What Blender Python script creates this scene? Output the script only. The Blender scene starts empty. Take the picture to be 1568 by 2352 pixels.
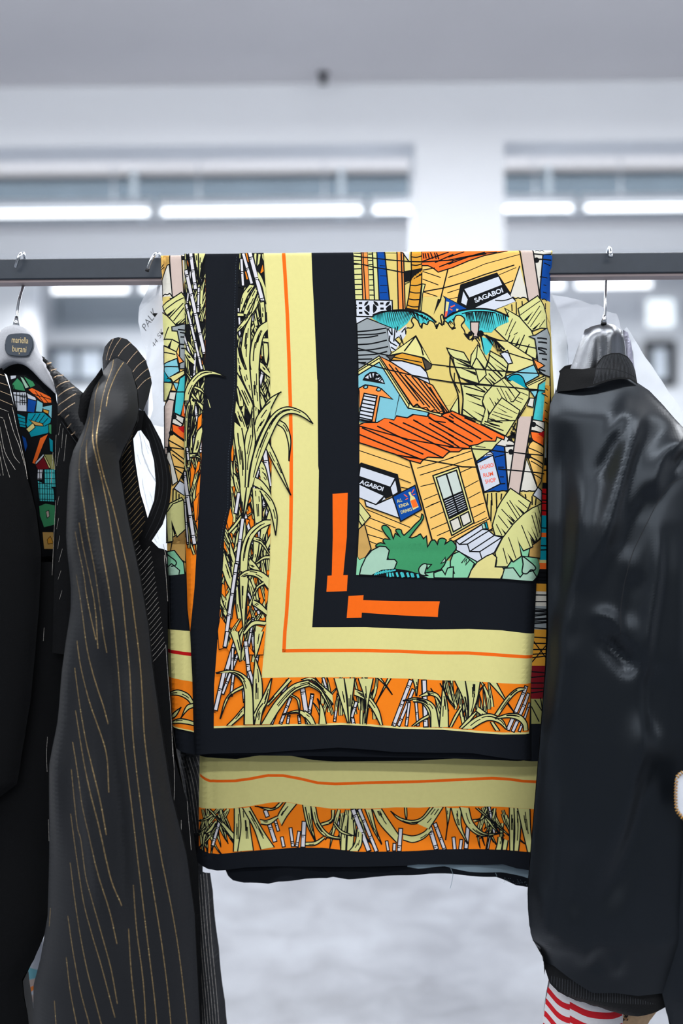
import bpy, bmesh, math, random
import numpy as np
from mathutils import Vector, Matrix
from mathutils.geometry import tessellate_polygon

random.seed(7)
scene = bpy.context.scene
COL = scene.collection

# ------------------------------------------------------------------ camera
CZ = 1.20                       # lens height above the floor
FPX = 35.0 / 24.0 * 1568.0      # focal length in photograph pixels
ROLL = 0.0102
CR, SR = math.cos(ROLL), math.sin(ROLL)
D0 = 1.50                       # distance of the clothes rail
MM = 0.001
PXM = D0 / FPX                  # metres per photograph pixel at the rail

cam_data = bpy.data.cameras.new('camera')
cam = bpy.data.objects.new('camera', cam_data)
COL.objects.link(cam)
cam.matrix_world = Matrix(((CR, SR, 0, 0), (0, 0, -1, 0), (-SR, CR, 0, CZ), (0, 0, 0, 1)))
cam_data.sensor_fit = 'HORIZONTAL'
cam_data.sensor_width = 24.0
cam_data.lens = 35.0
cam_data.clip_start = 0.05
cam_data.dof.use_dof = True
cam_data.dof.focus_distance = D0 - 0.01
cam_data.dof.aperture_fstop = 1.4
scene.camera = cam

# ------------------------------------------------------------------ world, lights, exposure
world = bpy.data.worlds.new('world')
scene.world = world
world.use_nodes = True
bg = world.node_tree.nodes['Background']
bg.inputs['Color'].default_value = (0.93, 0.965, 1.0, 1)
bg.inputs['Strength'].default_value = 0.20

def area(name, loc, sx, sy, power, rot=(0, 0, 0), color=(0.97, 0.985, 1.0)):
    l = bpy.data.lights.new(name, 'AREA')
    l.shape = 'RECTANGLE'; l.size = sx; l.size_y = sy
    l.energy = power; l.color = color
    o = bpy.data.objects.new(name, l)
    o.location = loc; o.rotation_euler = rot
    COL.objects.link(o)
    return o

TUBE_POWER = 29.0       # lamps of the rows in view
NEAR_POWER = 21.5       # lamps of the rows above and behind the camera
scene.view_settings.view_transform = 'Standard'
scene.view_settings.look = 'None'
scene.view_settings.exposure = 0.0
scene.view_settings.gamma = 1.0
scene.view_settings.use_curve_mapping = False
scene.cycles.use_denoising = True
scene.cycles.max_bounces = 6; scene.cycles.diffuse_bounces = 4; scene.cycles.glossy_bounces = 3; scene.cycles.transmission_bounces = 4; scene.cycles.transparent_max_bounces = 8
scene.cycles.caustics_reflective = False; scene.cycles.caustics_refractive = False

# ------------------------------------------------------------------ helpers
def P(px, py, d=D0):
    """world point that lies at distance d and is seen at photograph pixel px,py"""
    ix = (px - 784.0) / FPX
    iy = (1176.0 - py) / FPX
    return Vector((d * (ix * CR + iy * SR), d, CZ + d * (-ix * SR + iy * CR)))

def lin(c):
    c = c / 255.0
    return c / 12.92 if c <= 0.04045 else ((c + 0.055) / 1.055) ** 2.4

def rgb(r, g, b):
    return (lin(r), lin(g), lin(b), 1.0)

MATS = {}
def mat(name, color, rough=0.7, metal=0.0, spec=0.4, var=0.05, vscale=30.0, bump=0.0, bscale=300.0,
        sheen=0.0, trans=0.0, coat=0.0, emit=None, estr=0.0, stretch=None):
    if name in MATS:
        return MATS[name]
    m = bpy.data.materials.new(name)
    m.use_nodes = True
    nt = m.node_tree
    b = nt.nodes['Principled BSDF']
    b.inputs['Roughness'].default_value = rough
    b.inputs['Metallic'].default_value = metal
    b.inputs['Specular IOR Level'].default_value = spec
    b.inputs['Sheen Weight'].default_value = sheen
    b.inputs['Coat Weight'].default_value = coat
    b.inputs['Transmission Weight'].default_value = trans
    tc = nt.nodes.new('ShaderNodeTexCoord')
    mp = nt.nodes.new('ShaderNodeMapping')
    nt.links.new(tc.outputs['Object'], mp.inputs['Vector'])
    if stretch:
        mp.inputs['Scale'].default_value = stretch
    n = nt.nodes.new('ShaderNodeTexNoise')
    n.inputs['Scale'].default_value = vscale
    n.inputs['Detail'].default_value = 3.0
    nt.links.new(mp.outputs['Vector'], n.inputs['Vector'])
    r = nt.nodes.new('ShaderNodeValToRGB')
    lo = [max(0.0, c * (1 - var)) for c in color[:3]] + [1]
    hi = [min(1.0, c * (1 + var)) for c in color[:3]] + [1]
    r.color_ramp.elements[0].position = 0.3; r.color_ramp.elements[0].color = lo
    r.color_ramp.elements[1].position = 0.7; r.color_ramp.elements[1].color = hi
    nt.links.new(n.outputs['Fac'], r.inputs['Fac'])
    nt.links.new(r.outputs['Color'], b.inputs['Base Color'])
    if bump:
        n2 = nt.nodes.new('ShaderNodeTexNoise')
        n2.inputs['Scale'].default_value = bscale
        n2.inputs['Detail'].default_value = 2.0
        nt.links.new(mp.outputs['Vector'], n2.inputs['Vector'])
        bp = nt.nodes.new('ShaderNodeBump')
        bp.inputs['Strength'].default_value = bump
        bp.inputs['Distance'].default_value = 0.001
        nt.links.new(n2.outputs['Fac'], bp.inputs['Height'])
        nt.links.new(bp.outputs['Normal'], b.inputs['Normal'])
    if emit:
        b.inputs['Emission Color'].default_value = emit
        b.inputs['Emission Strength'].default_value = estr
    MATS[name] = m
    return m

def tag(o, label=None, cat=None, group=None, kind=None):
    if label: o['label'] = label
    if cat: o['category'] = cat
    if group: o['group'] = group
    if kind: o['kind'] = kind
    return o

def empty(name, loc, label=None, cat=None, group=None, kind=None):
    o = bpy.data.objects.new(name, None)
    o.empty_display_size = 0.05
    o.location = loc
    COL.objects.link(o)
    return tag(o, label, cat, group, kind)

def link_mesh(name, me, material=None, parent=None, smooth=False):
    if material is not None:
        me.materials.append(material)
    if smooth:
        me.polygons.foreach_set('use_smooth', [True] * len(me.polygons))
    o = bpy.data.objects.new(name, me)
    COL.objects.link(o)
    if parent is not None:
        o.parent = parent
        o.matrix_parent_inverse = Matrix.Translation(parent_world(parent)).inverted()
    return o

def parent_world(p):
    v = Vector((0, 0, 0))
    while p is not None:
        v = v + p.location
        if p.parent is None:
            break
        # children keep world coordinates in their meshes
        v = Vector((0, 0, 0)); break
    return v

def mesh_obj(name, verts, faces, material=None, parent=None, smooth=False):
    me = bpy.data.meshes.new(name)
    me.from_pydata([tuple(v) for v in verts], [], faces)
    me.update()
    return link_mesh(name, me, material, parent, smooth)

def bm_obj(name, bm, material=None, parent=None, smooth=False):
    me = bpy.data.meshes.new(name)
    bmesh.ops.recalc_face_normals(bm, faces=bm.faces)
    bm.to_mesh(me); bm.free()
    return link_mesh(name, me, material, parent, smooth)

def bm_box(bm, x0, x1, y0, y1, z0, z1, bevel=0.0):
    r = bmesh.ops.create_cube(bm, size=1.0)
    for v in r['verts']:
        v.co = Vector(((x0 + x1) / 2 + v.co.x * (x1 - x0), (y0 + y1) / 2 + v.co.y * (y1 - y0), (z0 + z1) / 2 + v.co.z * (z1 - z0)))
    if bevel:
        es = list({e for v in r['verts'] for e in v.link_edges})
        bmesh.ops.bevel(bm, geom=es, offset=bevel, segments=2, affect='EDGES', profile=0.5)

def box(name, x0, x1, y0, y1, z0, z1, material, parent=None, bevel=0.0):
    bm = bmesh.new()
    bm_box(bm, x0, x1, y0, y1, z0, z1, bevel)
    return bm_obj(name, bm, material, parent)

def catmull(pts, n=6, closed=False):
    pts = [tuple(p) for p in pts]
    if len(pts) < 3:
        return pts
    out = []
    m = len(pts)
    rng = m if closed else m - 1
    for i in range(rng):
        if closed:
            p0, p1, p2, p3 = pts[(i - 1) % m], pts[i], pts[(i + 1) % m], pts[(i + 2) % m]
        else:
            p0 = pts[i - 1] if i > 0 else tuple(2 * a - b for a, b in zip(pts[0], pts[1]))
            p1, p2 = pts[i], pts[i + 1]
            p3 = pts[i + 2] if i + 2 < m else tuple(2 * a - b for a, b in zip(pts[-1], pts[-2]))
        for k in range(n):
            t = k / n
            out.append(tuple(0.5 * (2 * b + (c - a) * t + (2 * a - 5 * b + 4 * c - d) * t * t + (3 * b - a - 3 * c + d) * t ** 3)
                             for a, b, c, d in zip(p0, p1, p2, p3)))
    if not closed:
        out.append(pts[-1])
    return out

def tube_mesh(pts, radii, seg=10, caps=True, flat=None):
    """verts and faces of a tube through 3D points"""
    pts = [Vector(p) for p in pts]
    if not hasattr(radii, '__len__'):
        radii = [radii] * len(pts)
    verts, faces = [], []
    up = Vector((0.03, 1, 0.02)).normalized()
    prev = None
    for i, p in enumerate(pts):
        t = (pts[min(i + 1, len(pts) - 1)] - pts[max(i - 1, 0)]).normalized()
        if prev is None:
            a = t.cross(up)
            if a.length < 1e-3:
                a = t.cross(Vector((1, 0, 0)))
            a.normalize()
        else:
            a = (prev - t * prev.dot(t)).normalized()
        prev = a
        b = t.cross(a)
        for k in range(seg):
            an = 2 * math.pi * k / seg
            verts.append(p + (a * math.cos(an) + b * math.sin(an) * (flat or 1.0)) * radii[i])
    for i in range(len(pts) - 1):
        for k in range(seg):
            k2 = (k + 1) % seg
            faces.append((i * seg + k, i * seg + k2, (i + 1) * seg + k2, (i + 1) * seg + k))
    if caps:
        faces.append(tuple(range(seg - 1, -1, -1)))
        faces.append(tuple(range((len(pts) - 1) * seg, len(pts) * seg)))
    return verts, faces

def tube(name, pts, radii, material, parent=None, seg=10, flat=None):
    v, f = tube_mesh(pts, radii, seg, True, flat)
    return mesh_obj(name, v, f, material, parent, True)

def interp(tab, x):
    """piecewise linear lookup in [(x, y), ...]"""
    if x <= tab[0][0]: return tab[0][1]
    for (x0, y0), (x1, y1) in zip(tab, tab[1:]):
        if x <= x1:
            return y0 + (y1 - y0) * (x - x0) / (x1 - x0)
    return tab[-1][1]

# ------------------------------------------------------------------ the room
M_CEIL = mat('ceiling_paint', rgb(226, 224, 226), 0.9, var=0.02, vscale=2.0)
M_WALL = mat('wall_paint', rgb(230, 234, 239), 0.85, var=0.02, vscale=2.0)
M_BEAM = mat('beam_paint', rgb(238, 241, 245), 0.85, var=0.015, vscale=2.0)
M_FRAME = mat('window_frame_grey', rgb(92, 100, 110), 0.5)
M_LOUVRE = mat('louvre_grey', rgb(168, 178, 186), 0.6)
M_DARK_BAND = mat('dark_band_grey', rgb(112, 126, 137), 0.5, var=0.06, vscale=4.0)
M_PANE = mat('frosted_pane', rgb(205, 215, 226), 0.25, spec=0.6)
M_STEEL_DARK = mat('dark_fitting', rgb(40, 42, 46), 0.5)
M_HOUSING = mat('lamp_housing', rgb(225, 228, 232), 0.5)
M_TUBE = mat('lamp_tube', rgb(240, 245, 250), 0.5, emit=(0.93, 0.96, 1.0, 1), estr=2.6)

def floor_material():
    m = bpy.data.materials.new('polished_concrete')
    m.use_nodes = True
    nt = m.node_tree; b = nt.nodes['Principled BSDF']
    tc = nt.nodes.new('ShaderNodeTexCoord')
    n1 = nt.nodes.new('ShaderNodeTexNoise'); n1.inputs['Scale'].default_value = 1.7; n1.inputs['Detail'].default_value = 6.0
    n2 = nt.nodes.new('ShaderNodeTexNoise'); n2.inputs['Scale'].default_value = 9.0; n2.inputs['Detail'].default_value = 8.0
    n2.inputs['Distortion'].default_value = 0.6
    for n in (n1, n2):
        nt.links.new(tc.outputs['Object'], n.inputs['Vector'])
    mx = nt.nodes.new('ShaderNodeMix'); mx.data_type = 'FLOAT'
    mx.inputs['Factor'].default_value = 0.45
    nt.links.new(n1.outputs['Fac'], mx.inputs[2]); nt.links.new(n2.outputs['Fac'], mx.inputs[3])
    r = nt.nodes.new('ShaderNodeValToRGB')
    e = r.color_ramp.elements
    e[0].position = 0.34; e[0].color = rgb(92, 94, 102)
    e[1].position = 0.66; e[1].color = rgb(134, 138, 146)
    nt.links.new(mx.outputs[0], r.inputs['Fac'])
    nt.links.new(r.outputs['Color'], b.inputs['Base Color'])
    rr = nt.nodes.new('ShaderNodeMapRange')
    rr.inputs['To Min'].default_value = 0.28; rr.inputs['To Max'].default_value = 0.5
    nt.links.new(n2.outputs['Fac'], rr.inputs['Value'])
    nt.links.new(rr.outputs['Result'], b.inputs['Roughness'])
    return m

RX0, RX1, RY0, RY1, RH = -6.0, 6.0, -4.5, 9.0, 3.35
def struct(o):
    o['kind'] = 'structure'
    return o
struct(box('floor', RX0, RX1, RY0, RY1 + 0.1, -0.1, 0.0, floor_material()))
struct(box('ceiling', RX0, RX1, RY0, RY1 + 0.1, RH, RH + 0.1, M_CEIL))
struct(box('wall_back', RX0, RX1, RY1, RY1 + 0.1, 0.0, RH, M_WALL))
struct(box('wall_left', RX0 - 0.1, RX0, RY0, RY1 + 0.1, 0.0, RH, M_WALL))
struct(box('wall_right', RX1, RX1 + 0.1, RY0, RY1 + 0.1, 0.0, RH, M_WALL))
# downstand beams and columns
struct(box('trim_1', RX0, RX1, 5.0, 5.22, 3.05, RH, M_BEAM))
struct(box('trim_2', RX0, RX1, 7.5, 7.9, 3.14, RH, M_BEAM))
struct(box('trim_3', 0.385, 0.835, 4.995, 5.40, 0.0, 3.06, M_BEAM, bevel=0.01))
struct(box('trim_4', -2.86, -2.50, 8.0, 8.36, 0.0, RH, M_BEAM))
struct(box('trim_5', 3.25, 3.59, 8.2, 8.56, 0.0, RH, M_BEAM))
struct(box('baseboard_back', RX0, RX1, RY1 - 0.02, RY1, 0.0, 0.1, M_LOUVRE))

# box added under the ceiling behind the beam to give the shadowed band
dark_band = empty('ceiling_dark_band', (0, 6.4, 3.1), 'dark blue-grey box added under the ceiling behind the beam as a shadowed band', 'dark_band')
bm = bmesh.new(); bm_box(bm, RX0 + 0.02, RX1 - 0.02, 6.25, 6.6, 3.13, 3.30, 0.01)
bm_obj('dark_band_body', bm, M_DARK_BAND, dark_band)
for k in range(9):
    x = -5.2 + k * 1.3
    box('dark_band_strap', x, x + 0.04, 6.24, 6.61, 3.125, RH, M_LOUVRE, dark_band)

# clerestory windows and grilles high on the back wall
def wpx(px, py, d):
    v = P(px, py, d); return v.x, v.z
def wall_window(n, px0, px1, py0, py1, nx, nz, frame, pane, depth=RY1, fw=0.05):
    (x0, z1), (x1, z0) = wpx(px0, py0, depth), wpx(px1, py1, depth)
    w = empty('window_%d' % n, ((x0 + x1) / 2, depth, z0), kind='structure')
    bm = bmesh.new()
    y0, y1 = depth - 0.06, depth - 0.001
    bm_box(bm, x0 - fw, x1 + fw, y0, y1, z1, z1 + fw); bm_box(bm, x0 - fw, x1 + fw, y0, y1, z0 - fw, z0)
    bm_box(bm, x0 - fw, x0, y0, y1, z0, z1); bm_box(bm, x1, x1 + fw, y0, y1, z0, z1)
    bm_obj('window_frame', bm, frame, w)
    for i in range(nx):
        for j in range(nz):
            xa = x0 + (x1 - x0) * i / nx; xb = x0 + (x1 - x0) * (i + 1) / nx
            za = z0 + (z1 - z0) * j / nz; zb = z0 + (z1 - z0) * (j + 1) / nz
            box('pane', xa + 0.012, xb - 0.012, depth - 0.03, depth - 0.02, za + 0.006, zb - 0.006, pane, w)
    bm = bmesh.new()
    for i in range(1, nx):
        xa = x0 + (x1 - x0) * i / nx
        bm_box(bm, xa - 0.02, xa + 0.02, y0 + 0.01, y1, z0, z1)
    for j in range(1, nz):
        za = z0 + (z1 - z0) * j / nz
        bm_box(bm, x0, x1, y0 + 0.01, y1, za - 0.012, za + 0.012)
    if nx > 1 or nz > 1:
        bm_obj('glazing_bar', bm, frame, w)
    else:
        bm.free()
wall_window(1, 138, 350, 690, 742, 8, 1, M_LOUVRE, M_LOUVRE)
wall_window(2, 126, 238, 808, 868, 2, 1, M_FRAME, M_PANE)
wall_window(3, -120, 20, 808, 868, 2, 1, M_FRAME, M_PANE)
wall_window(4, 1492, 1532, 800, 872, 1, 1, M_STEEL_DARK, M_PANE, fw=0.06)
wall_window(5, 1300, 1440, 800, 872, 2, 1, M_FRAME, M_PANE)
wall_window(6, 1480, 1546, 690, 752, 1, 1, M_BEAM, mat('bright_pane', rgb(240, 246, 248), 0.3, emit=(0.9, 0.97, 1, 1), estr=0.9))
wall_window(7, 500, 760, 690, 742, 8, 1, M_LOUVRE, M_LOUVRE)

# ceiling fitting seen as a dark dot
hook = empty('ceiling_sprinkler', (0, 0, 0), 'small dark sprinkler head on the ceiling above the scarf', 'sprinkler')
c = P(742, 173, 4.88)
SX, SY = c.x, 4.88
hook.location = (SX, SY, RH)
bm = bmesh.new()
bmesh.ops.create_cone(bm, cap_ends=True, segments=16, radius1=0.022, radius2=0.03, depth=0.01, matrix=Matrix.Translation((SX, SY, RH - 0.005)))
bm_obj('escutcheon', bm, M_STEEL_DARK, hook)
bm = bmesh.new()
bmesh.ops.create_cone(bm, cap_ends=True, segments=12, radius1=0.016, radius2=0.016, depth=0.03, matrix=Matrix.Translation((SX, SY, RH - 0.025)))
bmesh.ops.create_cone(bm, cap_ends=True, segments=16, radius1=0.022, radius2=0.018, depth=0.012, matrix=Matrix.Translation((SX, SY, RH - 0.042)))
bm_obj('sprinkler_head', bm, M_STEEL_DARK, hook)

# fluorescent lamps: housing, tube, end caps, suspension rods; each with its own light
LAMP_Z = 2.955
def lamp(x0, x1, y, z, label, group, power=None, rods=True, r=0.016, side=0.0, up=0.0):
    L = empty('fluorescent_lamp', ((x0 + x1) / 2, y, z), label, 'lamp', group)
    bm = bmesh.new(); bm_box(bm, x0 + 0.01, x1 - 0.01, y - 0.03, y + 0.03, z + 0.034, z + 0.075, 0.004)
    bm_obj('lamp_housing', bm, M_HOUSING, L)
    tube('lamp_tube', [(x0 + 0.03, y, z), (x1 - 0.03, y, z)], r, M_TUBE, L, 12)
    for xa in (x0 + 0.02, x1 - 0.02):
        box('end_cap', xa - 0.014, xa + 0.014, y - 0.03, y + 0.03, z - 0.03, z + 0.04, M_HOUSING, L)
    if rods:
        for xa in (x0 + 0.2 * (x1 - x0), x1 - 0.2 * (x1 - x0)):
            box('rod', xa - 0.004, xa + 0.004, y - 0.004, y + 0.004, z + 0.074, RH, M_HOUSING, L)
    a = area('lamp_light', ((x0 + x1) / 2, y, z - 0.035), (x1 - x0) * 0.95, 0.07, power or TUBE_POWER * (x1 - x0) / 1.2)
    a.parent = L; a.matrix_parent_inverse = Matrix.Translation(L.location).inverted()
    if side:
        a = area('lamp_side_light', ((x0 + x1) / 2, y + 0.034, z), (x1 - x0) * 0.95, 0.05, side, (math.pi / 2, 0, 0))
        a.parent = L; a.matrix_parent_inverse = Matrix.Translation(L.location).inverted()
    if up:
        a = area('lamp_up_light', ((x0 + x1) / 2, y, z + 0.08), (x1 - x0) * 0.95, 0.07, up, (math.pi, 0, 0))
        a.parent = L; a.matrix_parent_inverse = Matrix.Translation(L.location).inverted()
    return L
def xpx(px, py, d):
    return P(px, py, d).x
row = [(-610, -125), (-120, 356), (361, 841), (846, 1324), (1329, 1809), (1814, 2300)]
names = ['far left', 'at the left edge of the picture', 'above the scarf', 'passing behind the column', 'at the right edge of the picture', 'far right']
for (a, b), nm in zip(row, names):
    lamp(xpx(a, 480, 5.8), xpx(b, 480, 5.8), 5.8, LAMP_Z, 'long white fluorescent tube in the nearer row, ' + nm, 'nearer row of ceiling tubes', up=1.0, side=4.0)
row2 = [(113, 305), (316, 508), (519, 711), (722, 914), (925, 1103), (1112, 1302), (1312, 1502)]
for i, (a, b) in enumerate(row2):
    lab = ['short white fluorescent tube in the far row below the rail, between the two left hangers',
           'short white fluorescent tube in the far row, half hidden by the white garment bag'][i] if i < 2 else (
          'short white fluorescent tube in the far row hidden behind the scarf' if i < 5 else
          ['short white fluorescent tube in the far row between scarf and steel hanger', 'short white fluorescent tube in the far row right of the steel hanger hook'][i - 5])
    lamp(xpx(a, 660, 7.78), xpx(b, 660, 7.78), 7.2 + 0.58, LAMP_Z, lab, 'far row of short tubes', r=0.02)
for y in (2.9, 0.6, -1.6, -3.6):
    for k in range(5):
        x0 = -3.2 + k * 1.3
        lamp(x0, x0 + 1.2, y, 3.2, 'fluorescent tube in the rows above and behind the camera', 'ceiling tubes outside the picture', NEAR_POWER if y < 2 else 32.0, side=0.0 if y < 2 else 5.0, up=0.0 if y < 2 else 10.0)

# ------------------------------------------------------------------ the clothes rail
M_RAIL = mat('rail_powder_coat', rgb(44, 52, 62), 0.45, spec=0.5, var=0.06, vscale=60, bump=0.05, bscale=900)
M_CHROME = mat('chrome_wire', rgb(205, 210, 216), 0.16, metal=1.0, var=0.02)
M_CASTER = mat('caster_rubber', rgb(30, 31, 34), 0.6)
RAIL_TOP = P(800, 585.5).z
RAIL_BOT = RAIL_TOP - 47 * PXM
RY_F, RY_B = 1.503, 1.537       # front and back face of the rail
rack = empty('clothes_rack', (0, 1.52, 0), 'dark grey square-tube clothes rack the garments hang from', 'clothes rack')
box('rail', -1.1, 1.1, RY_F, RY_B, RAIL_BOT, RAIL_TOP, M_RAIL, rack, bevel=0.0015)
M_UNDER = mat('rail_inner_lip', rgb(176, 160, 160), 0.6)
box('rail_lip', -1.06, 1.06, RY_F + 0.004, RY_B - 0.004, RAIL_BOT - 0.004, RAIL_BOT + 0.001, M_UNDER, rack)
for s in (-1, 1):
    box('upright', s * 1.1 - 0.017, s * 1.1 + 0.017, RY_F, RY_B, 0.1, RAIL_TOP, M_RAIL, rack, bevel=0.0015)
    box('base_bar', s * 1.1 - 0.017, s * 1.1 + 0.017, 1.25, 1.79, 0.07, 0.104, M_RAIL, rack, bevel=0.0015)
    for y in (1.28, 1.76):
        bm = bmesh.new()
        bmesh.ops.create_cone(bm, cap_ends=True, segments=20, radius1=0.034, radius2=0.034, depth=0.024,
                              matrix=Matrix.Translation((s * 1.1, y, 0.034)) @ Matrix.Rotation(math.pi / 2, 4, 'Y'))
        bm_obj('caster', bm, M_CASTER, rack)

# ------------------------------------------------------------------ printed cloth engine
# A print is a stack of flat coloured shapes drawn on a cloth.  Each shape is cut along the
# cloth's own facets and laid on it, so that the print follows every fold of the cloth.
S6 = 1568.0 / 240.0
S3 = 1568.0 / 480.0
S5 = 1568.0 / 300.0
S78 = 7.84
S67 = 6.72
FR = {'a': (800, 570, S6), 'b': (1030, 570, S6), 'c': (800, 770, S6), 'd': (1030, 770, S6),
      'e': (800, 960, S6), 'f': (1030, 960, S6), 'g': (800, 1150, S6), 'h': (1030, 1150, S6),
      'i': (800, 570, S3), 'j': (800, 930, S3), 'k': (530, 570, S78), 'l': (530, 850, S78), 'm': (500, 1120, S78),
      'n': (360, 570, S67), 'o': (360, 900, S67), 'p': (370, 1450, S3), 'q': (420, 1540, S5), 'r': (700, 1540, S5),
      's': (960, 1540, S5), 't': (440, 1820, S5), 'u': (700, 1820, S5), 'v': (960, 1820, S5), 'w': (800, 1350, S3),
      'x': (0, 0, 1.0), 'y': (360, 1050, S3), 'z': (0, 780, 7.35)}

def pts(s):
    out = []
    f = FR['x']
    for tok in s.split():
        if ':' in tok:
            k, tok = tok.split(':')
            f = FR[k]
        a, b = tok.split(',')
        out.append((f[0] + float(a) / f[2], f[1] + float(b) / f[2]))
    return out

def clip_half(poly, nx, ny, c):
    """keep nx*x + ny*y <= c"""
    out = []
    n = len(poly)
    px, py = poly[-1]
    pd = nx * px + ny * py - c
    for x, y in poly:
        d = nx * x + ny * y - c
        if (d > 0) != (pd > 0):
            t = pd / (pd - d)
            out.append((px + (x - px) * t, py + (y - py) * t))
        if d <= 0:
            out.append((x, y))
        px, py, pd = x, y, d
    return out

def area2(p):
    return sum(p[i - 1][0] * p[i][1] - p[i][0] * p[i - 1][1] for i in range(len(p)))

class Print:
    def __init__(self):
        self.shapes = []
        self.clip = None        # list of convex polygons; a shape is kept inside their union
    def _add(self, col, polys):
        if self.clip:
            res = []
            for p in polys:
                for cp in self.clip:
                    q = p
                    n = len(cp)
                    for i in range(n):
                        (x0, y0), (x1, y1) = cp[i], cp[(i + 1) % n]
                        nx, ny = (y1 - y0), -(x1 - x0)
                        q = clip_half(q, nx, ny, nx * x0 + ny * y0)
                        if len(q) < 3: break
                    if len(q) >= 3: res.append(q)
            polys = res
        if polys:
            self.shapes.append((col, polys))
    def set_clip(self, polys):
        if polys is None:
            self.clip = None; return
        self.clip = []
        for p in polys:
            if area2(p) < 0: p = p[::-1]
            self.clip.append(p)
    def fill(self, col, s, lw=0.0, smooth=0, ink='ink'):
        p = pts(s) if isinstance(s, str) else list(s)
        if smooth: p = catmull(p, smooth, True)
        tris = tessellate_polygon([[Vector((x, y, 0)) for x, y in p]])
        self._add(col, [[p[i] for i in t] for t in tris])
        if lw: self.line(p, lw, ink, closed=True)
    def line(self, s, lw=2.1, col='ink', closed=False, smooth=0, taper=False):
        p = pts(s) if isinstance(s, str) else list(s)
        if smooth: p = catmull(p, smooth, closed)
        q = [p[0]]
        for a in p[1:]:
            if abs(a[0] - q[-1][0]) + abs(a[1] - q[-1][1]) > 0.3: q.append(a)
        if closed and len(q) > 2 and abs(q[0][0] - q[-1][0]) + abs(q[0][1] - q[-1][1]) < 0.3: q.pop()
        p = q
        n = len(p)
        if n < 2: return
        h = lw * LWK / 2.0
        L, R = [], []
        for i in range(n):
            a = p[i - 1] if (i > 0 or closed) else None
            b = p[(i + 1) % n] if (i < n - 1 or closed) else None
            c = p[i]
            def nrm(u, v):
                dx, dy = v[0] - u[0], v[1] - u[1]
                l = math.hypot(dx, dy) or 1e-6
                return (-dy / l, dx / l)
            if a is None: m = nrm(c, b); k = 1
            elif b is None: m = nrm(a, c); k = 1
            else:
                n1, n2 = nrm(a, c), nrm(c, b)
                mx, my = n1[0] + n2[0], n1[1] + n2[1]
                l = math.hypot(mx, my)
                if l < 0.2: m = n1; k = 1
                else:
                    m = (mx / l, my / l)
                    k = min(2.2, 1.0 / max(0.3, m[0] * n1[0] + m[1] * n1[1]))
            hh = h * k
            if taper: hh *= 1.0 - 0.85 * i / (n - 1)
            L.append((c[0] + m[0] * hh, c[1] + m[1] * hh)); R.append((c[0] - m[0] * hh, c[1] - m[1] * hh))
        if not closed:
            for k, o in ((0, 1), (n - 1, n - 2)):       # small end caps
                dx, dy = p[k][0] - p[o][0], p[k][1] - p[o][1]
                l = math.hypot(dx, dy) or 1e-6
                e = h * 0.6
                L[k] = (L[k][0] + dx / l * e, L[k][1] + dy / l * e); R[k] = (R[k][0] + dx / l * e, R[k][1] + dy / l * e)
        polys = []
        for i in range(n if closed else n - 1):
            j = (i + 1) % n
            polys.append([L[i], L[j], R[j]]); polys.append([L[i], R[j], R[i]])
        self._add(col, polys)
    def lines(self, f, s, lw=2.1, smooth=0, col='ink'):
        for part in s.split('/'):
            part = part.strip()
            if part: self.line(f + ':' + part, lw, col, smooth=smooth)
    def disc(self, col, s, r, n=14, ry=None):
        (x, y), = pts(s)
        ry = ry or r
        self._add(col, [[(x + r * math.cos(2 * math.pi * k / n), y + ry * math.sin(2 * math.pi * k / n)) for k in range(n)]])
    def hatch(self, s1, s2, n, lw=1.6, col='ink', j=0.25, taper=True):
        A, B = catmull(pts(s1), 8), catmull(pts(s2), 8)
        for k in range(n):
            t = (k + 0.5 + random.uniform(-j, j)) / n
            a = A[min(len(A) - 1, int(t * (len(A) - 1)))]; b = B[min(len(B) - 1, int(t * (len(B) - 1)))]
            q = random.uniform(0.82, 1.0)
            b = (a[0] + (b[0] - a[0]) * q, a[1] + (b[1] - a[1]) * q)
            self.line([a, b], lw * random.uniform(0.8, 1.3), col, taper=taper)
    def leaf(self, s1, s2, col='leaf', lw=2.3, dash=2, sm=6):
        """cane leaf between two rails"""
        A, B = pts(s1), pts(s2)
        A, B = catmull(A, sm), catmull(B, sm)
        self.fill(col, A + B[::-1])
        self.line(A, lw); self.line(B, lw)
        n = min(len(A), len(B)) - 1
        for k in range(dash):
            t0 = random.uniform(0.08, 0.6); t1 = t0 + random.uniform(0.15, 0.3)
            w = random.uniform(0.3, 0.7)
            seg = []
            for i in range(6):
                t = min(0.97, t0 + (t1 - t0) * i / 5)
                a = A[int(t * (len(A) - 1))]; b = B[int(t * (len(B) - 1))]
                seg.append((a[0] + (b[0] - a[0]) * w, a[1] + (b[1] - a[1]) * w))
            self.line(seg, lw * 0.75)
    def blade(self, x, y, ang, length, w, bend=0.0, col='leaf', lw=1.9, dash=1):
        """free cane leaf from a root point"""
        A, B = [], []
        n = 7
        cx, cy, a = x, y, ang
        for i in range(n + 1):
            t = i / n
            h = w * 0.5 * (1 - t) ** 0.6 * (0.75 + 0.25 * math.sin(math.pi * min(1, t * 1.6)))
            A.append((cx - math.sin(a) * h, cy + math.cos(a) * h)); B.append((cx + math.sin(a) * h, cy - math.cos(a) * h))
            cx += math.cos(a) * length / n; cy += math.sin(a) * length / n
            a += bend / n
        self.fill(col, A + B[::-1])
        self.line(A, lw); self.line(B, lw)
        if dash:
            i0 = random.randint(0, 2)
            self.line([((A[i][0] + B[i][0]) / 2, (A[i][1] + B[i][1]) / 2) for i in range(i0, i0 + 3)], lw * 0.8)
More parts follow.
